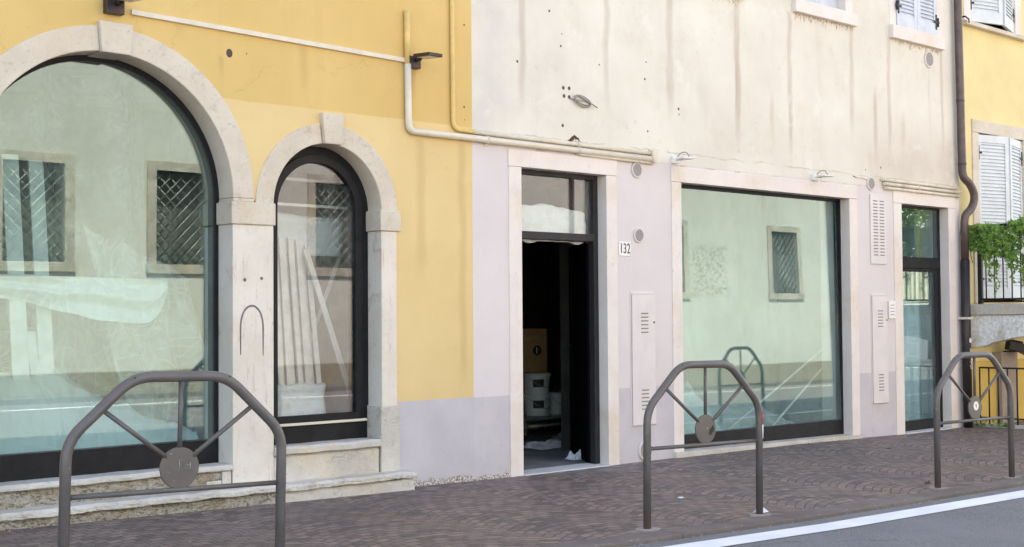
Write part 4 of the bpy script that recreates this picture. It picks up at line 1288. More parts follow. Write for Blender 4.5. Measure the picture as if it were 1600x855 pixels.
def spot(x, z, label):
    t = thing('spotlight', (x, 0, z), label, 'spotlight', 'white spotlights over the shop window')
    MB().box(x - 0.045, x + 0.035, -0.035, -0.001, z - 0.035, z + 0.03).build('mount', M['white'], t, bevel=0.005)
    MB().tube([(x, -0.03, z), (x + 0.02, -0.09, z)], 0.012, 8).build('arm', M['white'], t)
    T = Matrix.Translation((x + 0.02, -0.08, z + 0.004)) @ Matrix.Rotation(rad(-28), 4, 'Z') @ Matrix.Rotation(rad(5), 4, 'X')
    MB(T).box(-0.055, 0.055, -0.17, 0.0, -0.004, 0.012).build('head', M['white'], t, bevel=0.004)
    MB(T).box(-0.042, 0.042, -0.15, -0.03, -0.007, -0.0045).build('lens', M['mesh'], t)
    MB().tube(smooth([(x + 0.005, -0.03, z + 0.02), (x + 0.03, -0.06, z + 0.06), (x + 0.07, -0.09, z + 0.062), (x + 0.08, -0.11, z + 0.02)], 4), 0.005, 6).build('cable', M['wire'], t)
    return t

spot(9.175, 2.672, 'white spotlight with a bent cable over the left end of the shop window')
spot(11.34, 2.655, 'white spotlight with a bent cable over the right end of the shop window')

def vent(x, z, r_, label, mesh='mesh', y=0.0):
    t = thing('round_vent', (x, 0, z), label, 'vent')
    MB().lathe([(r_, y + 0.004), (r_, y - 0.010), (r_ * 0.94, y - 0.016), (r_ * 0.80, y - 0.016), (r_ * 0.78, y - 0.006)], (x, 0, z), 'y', 28).build('rim', M['ring'], t)
    MB().lathe([(r_ * 0.79, y - 0.006), (r_ * 0.79, y - 0.0115), (r_ * 0.74, y - 0.013)], (x, 0, z), 'y', 24).build('grille', M[mesh], t)
    return t

vent(8.665, 2.545, 0.070, 'round vent high on the lilac wall right under the conduits')
vent(8.680, 1.972, 0.066, 'round vent in the middle of the lilac wall above the house number')
vent(8.745, 0.095, 0.095, 'white round vent cover low on the lilac wall near the pavement')
vent(13.605, 4.140, 0.098, 'round vent on the cream plaster below the hinged shutters')
vent(12.375, 2.655, 0.075, 'round vent over the slotted grille right of the shop window')
# rusty trace of an old cable next to the last vent
MB().tube([(12.05, -0.002, 2.715), (12.12, -0.002, 2.70), (12.22, -0.002, 2.705), (12.30, -0.002, 2.69)], [0.012, 0.005, 0.004, 0.006], 6, flat=0.3).build('cable_stub', M['graffiti'], CB)

def panel(x0, x1, z0, z1, label, slots, tilt=0.0, keyhole=None, two=False):
    t = thing('meter_cabinet', ((x0 + x1) / 2, 0, z0), label, 'cabinet')
    fr = MB()
    fr.box(x0 - 0.012, x0, -0.006, 0.0, z0 - 0.01, z1 + 0.03).box(x1, x1 + 0.010, -0.006, 0.0, z0 - 0.01, z1 + 0.03).box(x0, x1, -0.006, 0.0, z1 + 0.004, z1 + 0.03)
    fr.build('frame', M['panel'], t, bevel=0.002)
    T = Matrix.Translation((x0, -0.004, 0)) @ Matrix.Rotation(rad(tilt), 4, 'Z') @ Matrix.Translation((-x0, 0, 0))
    d = MB(T)
    d.box(x0 + 0.003, x1 - 0.003, -0.012, 0.0, z0, z1)
    do = d.build('door', M['panel'], t, bevel=0.003)
    for half in (slots[:6], slots[6:]):
        s_ = MB(T)
        for (sx0, sx1, sz) in half:
            s_.box(sx0, sx1, -0.0135, -0.0118, sz - 0.006, sz + 0.004)
        s_.build('slots', M['slot'], do)
    if keyhole:
        k = MB(T)
        k.lathe([(0.010, -0.012), (0.008, -0.016)], (keyhole[0], 0, keyhole[1]), 'y', 12)
        k.build('lock', M['ink'], do)
    return t

panel(8.575, 8.880, 0.315, 1.455, 'tall lilac cabinet door with two slot groups left of the shop window',
      [(8.69, 8.785, 1.29 - 0.033 * k) for k in range(6)] + [(8.69, 8.785, 0.62 - 0.033 * k) for k in range(6)], keyhole=(8.86, 1.21))
panel(12.352, 12.628, 0.318, 1.458, 'tall lilac cabinet door standing slightly ajar beside the narrow glazed door',
      [(12.45, 12.54, 1.30 - 0.033 * k) for k in range(6)] + [(12.45, 12.54, 0.62 - 0.033 * k) for k in range(6)], tilt=-2.5, keyhole=(12.61, 1.2))
t = thing('slotted_grille', (12.5, 0, 1.8), 'white slotted vent panel with two columns of slots right of the shop window', 'grille')
d = MB().box(12.350, 12.650, -0.014, 0.0, 1.80, 2.545).build('plate', M['panel'], t, bevel=0.003)
for a, b in ((12.40, 12.485), (12.525, 12.61)):
    s_ = MB()
    for k in range(18):
        s_.box(a, b, -0.0155, -0.0138, 2.475 - 0.034 * k - 0.007, 2.475 - 0.034 * k + 0.004)
    s_.build('slots', M['slot'], t)
t = thing('intercom', (12.735, 0, 1.21), 'small pale intercom plate beside the narrow glazed door', 'intercom')
MB().box(12.672, 12.798, -0.022, 0.0, 1.215, 1.405).build('plate', M['white'], t, bevel=0.004)
mb = MB()
for k in range(4):
    mb.box(12.70, 12.77, -0.024, -0.0215, 1.255 + k * 0.034, 1.262 + k * 0.034)
mb.build('name_slots', M['slot'], t)

# house number
t = thing('house_number_sign', (8.503, 0, 1.79), 'white enamel house number plate reading 132', 'sign')
MB().box(8.427, 8.580, -0.006, 0.0, 1.787, 1.910).build('plate', M['white'], t, bevel=0.003)
def text(body, size, loc, mat, parent, name, rot=(PI / 2, 0, 0), sx=1.0):
    cu = bpy.data.curves.new(name, 'FONT')
    cu.body = body
    cu.size = size
    cu.extrude = 0.0008
    cu.align_x = 'CENTER'
    cu.align_y = 'CENTER'
    o = bpy.data.objects.new(name, cu)
    COL.objects.link(o)
    o.rotation_euler = rot
    o.scale = (sx, 1, 1)
    o.data.materials.append(mat)
    bpy.context.view_layer.update()
    me = bpy.data.meshes.new_from_object(o.evaluated_get(bpy.context.evaluated_depsgraph_get()))
    p = bpy.data.objects.new(name, me)
    COL.objects.link(p)
    bpy.data.objects.remove(o)
    p.rotation_euler = rot
    p.scale = (sx, 1, 1)
    p.parent = parent
    p.location = Vector(loc) - parent.location
    return p
text('132', 0.125, (8.503, -0.0072, 1.848), M['ink'], t, 'number', sx=0.74)
mb = MB()
for px, pz in ((8.436, 1.896), (8.571, 1.896), (8.436, 1.80), (8.571, 1.80)):
    mb.lathe([(0.004, -0.006), (0.003, -0.009)], (px, 0, pz), 'y', 8)
mb.build('screw', M['steel'], t)

# coil of wire left hanging
pts = []
for i in range(56):
    a = 0.4 + i / 55 * 4.5 * PI
    k = i / 55
    pts.append((7.985 + (0.108 - 0.02 * k) * math.cos(a), -0.012 - 0.014 * math.sin(a * 0.5) ** 2, 3.078 + (0.036 + 0.010 * math.sin(a * 0.4)) * math.sin(a) - 0.05 * math.cos(a) * 0.3))
pts += [(8.09, -0.03, 3.06), (8.14, -0.04, 3.035)]
pts = [(7.845, 0.0, 3.10), (7.855, -0.012, 3.085)] + pts
tag(MB().tube(pts, 0.0055, 6).build('wire_coil', M['wire'], None), 'loose grey coil of wire hanging from four drill holes in the cream wall', 'wire')
# hole with a broken edge in the yellow plaster
mb = MB()
mb.lathe([(0.030, -0.0012), (0.022, -0.0016)], (4.614, 0, 3.053), 'y', 14, sx=0.8)
mb.build('broken_hole', M['lamp'], YB)

# ------------------------------------------------------------------ barriers
def make_barrier(label):
    root = thing('street_barrier', (0, 0, 0), label, 'barrier', 'tubular barriers along the kerb', local=True)
    W_, ZK, ZT, XA = 1.005, 0.700, 0.962, 0.285
    # rounded polyline
    corners = [(-W_ / 2, -0.06), (-W_ / 2, ZK), (-W_ / 2 + XA, ZT), (W_ / 2 - XA, ZT), (W_ / 2, ZK), (W_ / 2, -0.06)]
    pts = [Vector((corners[0][0], 0, corners[0][1]))]
    for i in range(1, 5):
        p0, p1, p2 = (Vector((c_[0], 0, c_[1])) for c_ in corners[i - 1:i + 2])
        d0, d1 = (p0 - p1).normalized(), (p2 - p1).normalized()
        a, b = p1 + d0 * 0.085, p1 + d1 * 0.085
        for k in range(7):
            t_ = k / 6
            pts.append(a * (1 - t_) ** 2 + p1 * 2 * t_ * (1 - t_) + b * t_ * t_)
    pts.append(Vector((corners[5][0], 0, corners[5][1])))
    MB().tube(pts, 0.0232, 18).build('frame', M['barrier'], root)
    MB().tube([(-W_ / 2 + 0.02, 0, 0.472), (W_ / 2 - 0.02, 0, 0.472)], 0.0115, 12).build('crossbar', M['barrier'], root)
    for a, b in (((0, 0, ZT - 0.02), (0, 0, 0.655)), ((-0.350, 0, 0.826), (-0.062, 0, 0.615)), ((0.350, 0, 0.826), (0.062, 0, 0.615))):
        MB().tube([a, b], 0.0105, 12).build('brace', M['barrier'], root)
    MB().lathe([(0.088, 0.006), (0.0905, 0.004), (0.0905, -0.004), (0.088, -0.006)], (0, 0, 0.566), 'y', 40).build('disc', M['barrier'], root)
    for s_ in (-1, 1):
        MB().lathe([(0.0045, -0.0245), (0.0045, -0.0252)], (s_ * 0.222, 0, 0.960), 'y', 10).build('drain_hole', M['ink'], root)
    for s_ in (-1, 1):
        mb = MB()
        rr = random.Random(5 + s_)
        poly = [(s_ * W_ / 2 + (0.085 + rr.uniform(-.015, .015)) * math.cos(2 * PI * k / 12), (0.06 + rr.uniform(-.01, .01)) * math.sin(2 * PI * k / 12)) for k in range(12)]
        mb.prism(poly, -0.03, 0.008, 'z')
        mb.build('footing', M['footing'], root)
    return root

def place(b, x0, y0, rz, ry, z):
    b.location = (x0, y0, z)
    b.rotation_euler = (0, rad(ry), rad(rz))

b1 = make_barrier('barrier nearest the arches, its disc scratched and feet below the photo')
b2 = copy_tree(b1)
b2['label'] = 'middle barrier before the shop window with red and white tape on a post'
b3 = copy_tree(b1)
b3['label'] = 'barrier farthest along the kerb with a round white sticker on its disc'
b4 = copy_tree(b1)
b4['label'] = 'barrier out of frame at the right, seen only reflected in the shop window'
place(b4, 14.35, -3.05, -3.3, 0.0, ground_z(14.0))
place(b1, 2.842, -2.555, -3.0, 1.2, ground_z(2.9))
place(b2, 6.385, -2.590, -3.3, 0.8, ground_z(6.4))
place(b3, 9.345, -2.775, -3.3, 0.3, ground_z(9.3))
# scratches on the first disc, a black sticker on the second, a white one on the third
mb = MB()
rr = random.Random(2)
for (xa, za, xb, zb) in ((-0.004, 0.60, -0.006, 0.555), (-0.010, 0.60, 0.006, 0.603), (0.02, 0.568, 0.055, 0.548), (0.05, 0.59, 0.052, 0.55), (-0.055, 0.545, -0.045, 0.552), (0.02, 0.575, 0.05, 0.582)):
    mb.tube([(xa, -0.0062, za), ((xa + xb) / 2 + rr.uniform(-.004, .004), -0.0064, (za + zb) / 2), (xb, -0.0062, zb)], 0.0018, 6, flat=0.4)
mb.build('scratch_marks', M['steel'], b1)
mb = MB()
mb.prism([(0.052, 0.580), (0.062, 0.588), (0.074, 0.556), (0.066, 0.550)], -0.0085, -0.0062)
mb.prism([(0.030, 0.562), (0.048, 0.574), (0.064, 0.548), (0.056, 0.544)], -0.0085, -0.0062)
mb.prism([(0.022, 0.548), (0.046, 0.558), (0.060, 0.541), (0.050, 0.538)], -0.0085, -0.0062)
mb.prism([(0.022, 0.538), (0.040, 0.541), (0.056, 0.532), (0.046, 0.528)], -0.0085, -0.0062)
mb.build('sticker', M['ink'], b2)
mb = MB()
a0, a1 = rad(2), rad(75)
for z0_, z1_, mi in ((0.575, 0.655, 0), (0.487, 0.574, 1)):
    mb.mi = mi
    mb.sheet(lambda u, v: (0.5025 + 0.0262 * math.sin(a0 + (a1 - a0) * u), -0.0262 * math.cos(a0 + (a1 - a0) * u), z0_ + (z1_ - z0_) * v), 8, 1)
mb.build('reflective_tape', [M['red'], M['white']], b2, solid=0.0006)
MB().lathe([(0.034, -0.0062), (0.033, -0.0078)], (0.006, 0, 0.578), 'y', 20).build('sticker', M['white'], b3)
mb = MB()
mb.tube([(-0.006, -0.0082, 0.59), (0.006, -0.0082, 0.565), (0.018, -0.0082, 0.59)], 0.0022, 6, flat=0.4)
mb.tube([(0.006, -0.0082, 0.598), (0.006, -0.0082, 0.562)], 0.002, 6, flat=0.4)
mb.build('sticker_mark', M['graffiti'], b3)

# ------------------------------------------------------------------ small litter
def crumple(name, c, s, label, cat, mat, sq=0.6, seed=1, parent=None):
    mb = MB()
    mb.sheet(lambda u, v: (c[0] + s * (u - .5) * 2 + 0.25 * s * n3(u * 4, v * 4, seed), c[1] + s * (v - .5) * 1.3 + 0.2 * s * n3(v * 5, u * 3, seed + 2), c[2] + s * sq * (0.42 + 0.75 * n3(u * 3.1, v * 3.1, seed + 4) + 0.28 * n3(u * 9, v * 9, seed)) * (1 - (2 * u - 1) ** 4) * (1 - (2 * v - 1) ** 4) + 0.003), 14, 14, smooth=False)
    return tag(mb.build(name, mat, parent, solid=0.002), label, cat)

crumple('crumpled_paper', (6.93, -2.60, 0.012), 0.045, 'crumpled white paper at the foot of the taped barrier post', 'litter', M['paper'], 1.0, 3)
crumple('crumpled_paper', (8.40, 0.50, 0.006), 0.10, 'white scrap of torn paper just inside the open doorway', 'litter', M['paper'], 1.0, 5)
crumple('debris_pile', (9.02, 1.50, 0.004), 0.26, 'low pile of torn sheeting on the floor inside the open doorway', 'litter', M['paper'], 0.35, 8)
crumple('debris_pile', (9.45, 1.75, 0.004), 0.16, 'small dark rubble heap behind the torn sheeting on the stock room floor', 'litter', M['floor'], 0.6, 9)
crumple('dry_leaf', (9.05, -2.55, -0.001), 0.03, 'dry leaf on the setts near the farthest barrier', 'litter', M['bark'], 0.8, 11)

for k_, (lx, ly, lm, lt) in enumerate(((7.15, -1.75, 'paper', 'tiny white paper scrap on the setts left of the taped barrier'), (11.2, -0.9, 'bark', 'curled dry leaf on the setts under the shop window'), (8.7, -3.6, 'paper', 'flattened paper scrap on the road beyond the white line'))):
    crumple('paper_scrap' if lm == 'paper' else 'dry_leaf', (lx, ly, ground_z(lx) + (0.0 if ly > -2.9 else -0.018)), 0.022 + 0.004 * k_, lt, 'litter', M[lm], 0.5, 30 + k_)
rr = random.Random(21)
mb = MB()
for k in range(900):
    q = rr.random()
    if q < 0.45:
        gx = rr.uniform(2.0, 13.5)
        gy, gz = kerb_y(gx) - 0.012 + rr.gauss(0, 0.022), ground_z(gx) - 0.018
        if gy > kerb_y(gx):
            gz = ground_z(gx) + 0.003
    elif q < 0.80:
        gx = rr.uniform(2.0, 14.2)
        gy, gz = -abs(rr.gauss(0, 0.035)) - 0.004 - (0.165 if gx < 6.08 else 0.0), ground_z(gx)
    else:
        gx, gy = rr.uniform(1.0, 13.0), rr.uniform(-2.6, -0.1)
        gz = ground_z(gx)
    r_s = rr.uniform(0.002, 0.0065) * (1.5 if rr.random() < 0.06 else 1.0)
    a_ = rr.uniform(0, 6)
    P = [(gx + r_s * 1.3 * math.cos(a_ + t_), gy + r_s * math.sin(a_ + t_), gz) for t_ in (0, 1.5, 3.2, 4.7)]
    vs = [mb.v(p) for p in P]
    tp_ = mb.v((gx + rr.uniform(-.3, .3) * r_s, gy, gz + r_s * 0.9))
    for i_ in range(4):
        mb.face([vs[i_], vs[(i_ + 1) % 4], tp_])
tag(mb.build('grit', M['grit'], None, weld=False), 'loose grit and crumbs lying along the kerb and the wall foot', 'grit', kind='stuff')

# ------------------------------------------------------------------ stock behind the open door
t = thing('platform_trolley', (9.65, 2.35, 0.0), 'steel platform trolley carrying plastic buckets inside the doorway', 'trolley')
MB().box(9.18, 10.16, 2.05, 2.60, 0.205, 0.232).build('deck', M['steel'], t, bevel=0.004)
for wy in (2.08, 2.56):
    MB().tube([(9.30, wy, 0.145), (10.02, wy, 0.145)], 0.016, 8).build('frame_bar', M['steel'], t)
for wx_ in (9.28, 9.95):
    for wy in (2.12, 2.52):
        MB().lathe([(0.052, -0.016), (0.055, -0.010), (0.055, 0.010), (0.052, 0.016)], (wx_, wy, 0.058), 'y', 20).build('wheel', M['rubber'], t)
        MB().box(wx_ - 0.012, wx_ + 0.012, wy - 0.024, wy + 0.024, 0.06, 0.204).build('fork', M['steel'], t)
MB().tube([(9.20, 2.10, 0.23), (9.16, 2.10, 0.9), (9.16, 2.56, 0.9), (9.20, 2.56, 0.23)], 0.014, 8).build('push_handle', M['steel'], t)

def bucket(cx, cy, z, r0, r1, h, label, print_=True, lidded=True):
    t = thing('plastic_bucket', (cx, cy, z), label, 'bucket', 'plastic buckets on the trolley')
    MB().lathe([(r0, z), (r1, z + h), (r1 + 0.008, z + h), (r1 + 0.008, z + h - 0.02), (r1 - 0.002, z + h - 0.022)][:2], (cx, cy, 0), 'z', 32).build('body', M['bucket'], t)
    MB().lathe([(r1 + 0.010, z + h - 0.020), (r1 + 0.012, z + h + 0.002), (r1 + 0.006, z + h + 0.014), (r1 - 0.02, z + h + 0.012)], (cx, cy, 0), 'z', 32).build('lid', M['bucket'], t)
    if print_:
        mb = MB()
        fr0, fr1, zr0, zr1 = rad(-150), rad(-100), z + h * 0.38, z + h * 0.78
        rr_ = lambda zz_: r0 + (r1 - r0) * (zz_ - z) / h + 0.0015
        mb.sheet(lambda u, v: (cx + rr_(zr0 + (zr1 - zr0) * v) * math.cos(fr0 + (fr1 - fr0) * u), cy + rr_(zr0 + (zr1 - zr0) * v) * math.sin(fr0 + (fr1 - fr0) * u), zr0 + (zr1 - zr0) * v), 10, 2)
        mb.build('label', M['print'], t)
    mb = MB()
    pts = [(cx + (r1 + 0.012) * math.cos(a), cy + (r1 + 0.012) * math.sin(a), z + h - 0.03 - 0.10 * math.sin((a - rad(-165)) / rad(150) * PI)) for a in [rad(-165 + 15 * k) for k in range(11)]]
    mb.tube(pts, 0.003, 6)
    mb.build('bail_handle', M['wire'], t)
    return t

bucket(9.67, 2.34, 0.232, 0.126, 0.142, 0.205, 'lower white bucket of the stack with a dark label, on the trolley')
bucket(9.67, 2.34, 0.452, 0.126, 0.142, 0.205, 'upper white bucket standing on another bucket by the cardboard box')
bucket(9.94, 2.30, 0.232, 0.095, 0.108, 0.215, 'smaller plain bucket with tools on its lid at the trolley end', False)
t = thing('tool_heap', (9.94, 2.30, 0.462), 'small heap of black tools lying on the plain bucket lid', 'tools')
MB().tube([(9.87, 2.27, 0.475), (9.93, 2.25, 0.505), (10.0, 2.29, 0.48)], 0.016, 8).tube([(9.89, 2.33, 0.475), (9.94, 2.29, 0.53), (9.99, 2.27, 0.478)], 0.013, 8).build('handle', M['rubber'], t)
MB().box(9.91, 9.97, 2.24, 2.31, 0.462, 0.49).build('blade', M['steel'], t, bevel=0.004)

t = thing('cardboard_box', (10.15, 3.2, 0.0), 'tall brown cardboard box marked with a black disc behind the buckets', 'box')
T = Matrix.Translation((10.12, 3.15, 0)) @ Matrix.Rotation(rad(-14), 4, 'Z')
MB(T).box(-0.34, 0.34, -0.12, 0.34, 0.0, 1.115).build('body', M['card'], t, bevel=0.004)
MB(T).box(-0.34, 0.34, -0.12, 0.34, 1.116, 1.128).build('flap', M['card'], t, bevel=0.002)
MB(T).hexa([(0.04, -0.122, 0.99), (0.26, -0.122, 1.01), (0.26, -0.1202, 1.01), (0.04, -0.1202, 0.99), (0.04, -0.122, 1.04), (0.26, -0.122, 1.06), (0.26, -0.1202, 1.06), (0.04, -0.1202, 1.04)]).build('tape', M['tape'], t)
lg = MB(T).lathe([(0.055, -0.1202), (0.054, -0.1225)], (0.21, 0, 0.885), 'y', 24).build('mark', M['ink'], t)
q = MB(T)
q.box(0.196, 0.208, -0.1245, -0.1226, 0.85, 0.92)
q.tube([(0.206, -0.1235, 0.914), (0.228, -0.1235, 0.911), (0.232, -0.1235, 0.895), (0.224, -0.1235, 0.883), (0.206, -0.1235, 0.88)], 0.0045, 6, flat=0.3)
q.build('letter', M['white'], lg)

# ------------------------------------------------------------------ things behind the arch windows
def lath(x0, z0, x1, z1, y0, y1, w, label, group=None, th=0.012):
    """a strip of timber leaning from (x0, z0) to (x1, z1)"""
    mb = MB()
    d = Vector((x1 - x0, 0, z1 - z0)).normalized()
    nx, nz = -d.z * w / 2, d.x * w / 2
    mb.hexa([(x0 + nx, y0, z0 + nz), (x0 - nx, y0, z0 - nz), (x0 - nx, y0 + th, z0 - nz), (x0 + nx, y0 + th, z0 + nz),
             (x1 + nx, y1, z1 + nz), (x1 - nx, y1, z1 - nz), (x1 - nx, y1 + th, z1 - nz), (x1 + nx, y1 + th, z1 + nz)])
    return tag(mb.build('leaning_lath', M['lath'], None, bevel=0.002), label, 'lath', group)

for k in range(16):
    u = k / 15
    lath(5.27 + 0.44 * u + 0.012 * math.sin(k * 3), 0.145, 5.21 + 0.37 * u, 1.82 + 0.05 * math.sin(k * 2.3), 0.47 + 0.022 * (k % 3), 0.52 + 0.02 * (k % 3), 0.048 - 0.008 * (k % 2),
         'upright white lath in the bundle leaning inside the narrow arched window', 'white laths bundled in the narrow arched window')
lath(5.98, 0.50, 5.53, 1.78, 0.42, 0.46, 0.045, 'single white lath slanting apart from the bundle in the narrow arched window')
lath(5.40, 0.45, 5.98, 1.75, 0.62, 0.66, 0.030, 'thin pale lath crossing behind the slanting one in the narrow arched window')
lath(5.02, 2.30, 5.86, 2.285, 0.44, 0.44, 0.022, 'upper thin white strip standing in for a reflection at the head of the narrow arched window')  # this strip and the next stand in for white lines reflected in the glass
lath(5.02, 2.105, 5.90, 2.100, 0.43, 0.43, 0.022, 'lower thin white strip standing in for a reflection at the head of the narrow arched window')
mb = MB()
mb.sheet(lambda u, v: (5.02 + 0.90 * u, 0.55 + 0.02 * n3(u * 4, v * 3, 1), 1.74 + 0.33 * v - 0.05 * u * v + 0.012 * n3(u * 6, v * 2, 7)), 24, 12)
tag(mb.build('plastic_sheet', M['film_heap'], None, solid=0.002), 'pale plastic sheet folded over the lath bundle in the narrow arched window', 'plastic sheet')
mb = MB()
mb.sheet(lambda u, v: (4.98 + 0.66 * u + 0.05 * v, 0.36 + 0.10 * v + 0.03 * n3(u * 5, v * 5, 3), 0.45 + 0.34 * v + 0.02 * n3(u * 5, v * 4, 9)), 24, 12)
tag(mb.build('plastic_sheet', M['film_thick'], None, solid=0.002), 'crumpled plastic sheet around the foot of the lath bundle', 'plastic sheet')

# wide arch: rolled band of film, heap on the floor, panels leaning at the left
mb = MB()
def band_fn(u, v):
    x = 3.0 + 1.42 * u
    top_ = 1.57 - 0.03 * u + 0.014 * n3(x * 4, 0, 2)
    sag = 0.16 if u < 0.3 else 0.16 + 0.14 * math.sin(min(1.0, (u - 0.3) / 0.55) * PI / 2)
    if u > 0.86:
        k = (u - 0.86) / 0.14
        sag *= math.sqrt(max(0.02, 1 - k * k))
    sag += 0.012 * n3(x * 5, 1, 8)
    f = math.sin(v * PI * 3.2 + 2.5 * n3(x * 1.6, 0, 5)) * 0.030 + 0.035 * n3(x * 3, v * 4, 1) + 0.012 * n3(x * 10, v * 9, 6)
    return (x, 0.50 + f, top_ - sag * v)
mb.sheet(band_fn, 110, 30)
tag(mb.build('plastic_sheet', M['film_thick'], None), 'sagging band of clear plastic strung across the wide arched window', 'plastic sheet')
mb = MB()
def drape(u, v):
    x = 4.05 + 0.62 * u + 0.22 * (1 - v)
    z = 0.46 + 1.45 * v - 0.35 * u * v
    return (x - 0.20 * v * (1 - u), 0.62 + 0.05 * math.sin(u * 16 + v * 5) + 0.05 * n3(x * 3, z * 2, 4), z)
mb.sheet(drape, 60, 50)
tag(mb.build('plastic_sheet', M['film_white'], None), 'long clear plastic drape hanging down the right side of the wide arched window', 'plastic sheet')
mb = MB()
mb.sheet(lambda u, v: (2.92 + 1.75 * u, 0.95 + 0.05 * math.sin(u * 23 + 3 * v) + 0.06 * n3(u * 6, v * 4, 2), 0.2 + (1.36 + 0.05 * n3(u * 5, 0, 9)) * v), 80, 40)
tag(mb.build('plastic_sheet', M['film_white'], None), 'milky plastic sheet hanging under the sagging band in the wide arched window', 'plastic sheet')
mb = MB()
def heap(u, v):
    x = 2.95 + 1.66 * u
    y = 0.27 + 0.75 * v
    hgt = (1.12 - 0.70 * u ** 1.1) * (0.10 + 0.90 * math.sin(min(1.0, v * 2.6) * PI * 0.5)) * (0.85 + 0.25 * n3(x * 2.2, y * 2.2, 4))
    hgt += 0.07 * n3(x * 6, y * 6, 1) + 0.035 * abs(n3(x * 14, y * 14, 3))
    return (x + 0.05 * n3(x * 8, y * 8, 7), y, 0.16 + max(0.02, hgt))
mb.sheet(heap, 110, 60)
tag(mb.build('plastic_heap', M['film_heap'], None), 'heap of crumpled green tinted plastic on the floor of the wide arched window', 'plastic sheet')
mb = MB()
mb.sheet(lambda u, v: (2.9 + 1.85 * u, 1.35 + 0.10 * math.sin(u * 19 + v * 2) * (0.4 + v) + 0.05 * n3(u * 7, v * 2, 5), 0.3 + 2.75 * v), 70, 20)
tag(mb.build('plastic_curtain', M['film'], None, solid=0.002), 'thin clear plastic curtain hanging behind the wide arched window', 'plastic sheet')
def board(x0, x1, z0, z1, y, lean, label):
    mb = MB()
    mb.hexa([(x0, y, z0), (x1, y, z0), (x1, y + 0.018, z0), (x0, y + 0.018, z0), (x0 - lean, y + 0.25, z1), (x1 - lean, y + 0.25, z1), (x1 - lean, y + 0.268, z1), (x0 - lean, y + 0.268, z1)])
    return tag(mb.build('leaning_board', M['lath'], None, bevel=0.003), label, 'board', 'panels leaning in the wide arched window')
board(3.36, 3.47, 0.15, 2.34, 0.40, 0.02, 'tall narrow white panel leaning at the left edge of the wide arched window')
board(3.56, 3.66, 0.15, 2.32, 0.46, 0.02, 'tall narrow white panel second from the left edge of the wide arched window')
board(3.53, 3.68, 0.15, 1.20, 0.36, 0.05, 'short white panel standing in front of the tall ones in the wide arched window')

# shop window contents
lath(10.36, 0.10, 12.12, 0.90, 0.42, 0.44, 0.020, 'long white strip leaning from the plastic heap up the shop window corner')
lath(10.99, 0.08, 12.10, 0.755, 0.36, 0.38, 0.020, 'shorter steeper white strip leaning in the shop window corner')
mb = MB()
mb.sheet(lambda u, v: (9.35 + 1.15 * u, 0.30 + 0.6 * v, 0.06 + 0.62 * max(0, math.sin(u * PI)) * math.sin(v * PI) * (0.8 + 0.6 * n3(u * 4, v * 4, 3)) + 0.03 * abs(n3(u * 11, v * 9, 2))), 40, 24)
tag(mb.build('plastic_heap', M['film_heap'], None), 'heap of bluish plastic at the left of the shop window floor', 'plastic sheet')
mb = MB()
mb.sheet(lambda u, v: (11.1 + 0.6 * u, 0.35 + 0.5 * v, 0.06 + 0.12 * math.sin(u * PI) * math.sin(v * PI) * (1 + n3(u * 5, v * 4, 6)) + 0.02 * abs(n3(u * 13, v * 9, 2))), 26, 20)
tag(mb.build('plastic_heap', M['film_white'], None), 'small crumple of plastic at the right of the shop window floor', 'plastic sheet')

mb = MB()  # pale sheet added so the lower shop glass looks brighter
mb.sheet(lambda u, v: (9.32 + 2.55 * u, 0.40 + 0.78 * v, 0.065 + 0.24 * v * v + 0.06 * abs(n3(u * 9, v * 4, 1)) + 0.05 * abs(n3(u * 22, v * 9, 5))), 120, 40)
tag(mb.build('bounce_sheet', M['film_thick'], None), 'crumpled plastic sheet added to brighten the view of the shop window floor', 'plastic sheet')
mb = MB()  # film added to give the lower door pane its hazy reflected look
mb.sheet(lambda u, v: (12.99 + 0.92 * u, 0.30 + 0.03 * math.sin(u * 21) + 0.02 * n3(u * 4, v * 3, 5), 0.0 + 1.42 * v + 0.03 * n3(u * 6, 0, 3) * v), 50, 30)
tag(mb.build('plastic_curtain', M['film_thick'], None), 'added pale film standing in for the hazy reflection in the lower pane of the narrow door', 'plastic sheet')
# behind the narrow glazed door
mb = MB()
mb.sheet(lambda u, v: (13.45 + 0.50 * u + 0.05 * n3(u * 3, v * 3, 1), 0.75 + 0.12 * math.sin(u * 7) * (1 - v) + 0.05 * n3(u * 4, v * 4, 2), 0.82 + 0.62 * v - 0.22 * abs(u - 0.4) * v), 26, 22)
tag(mb.build('hanging_cloth', M['cloth'], None, solid=0.006), 'pale blue cloth hanging inside the narrow glazed door', 'cloth')
t = thing('plastic_bucket', (13.75, 0.9, 0.0), 'white bucket standing alone inside the narrow glazed door', 'bucket')
MB().box(13.4, 13.9, 0.7, 1.2, 0.004, 0.40).build('crate', M['inner'], t, bevel=0.01)
MB().lathe([(0.10, 0.40), (0.12, 0.62), (0.13, 0.62), (0.13, 0.64)], (13.72, 0.88, 0), 'z', 24).build('body', M['white'], t)

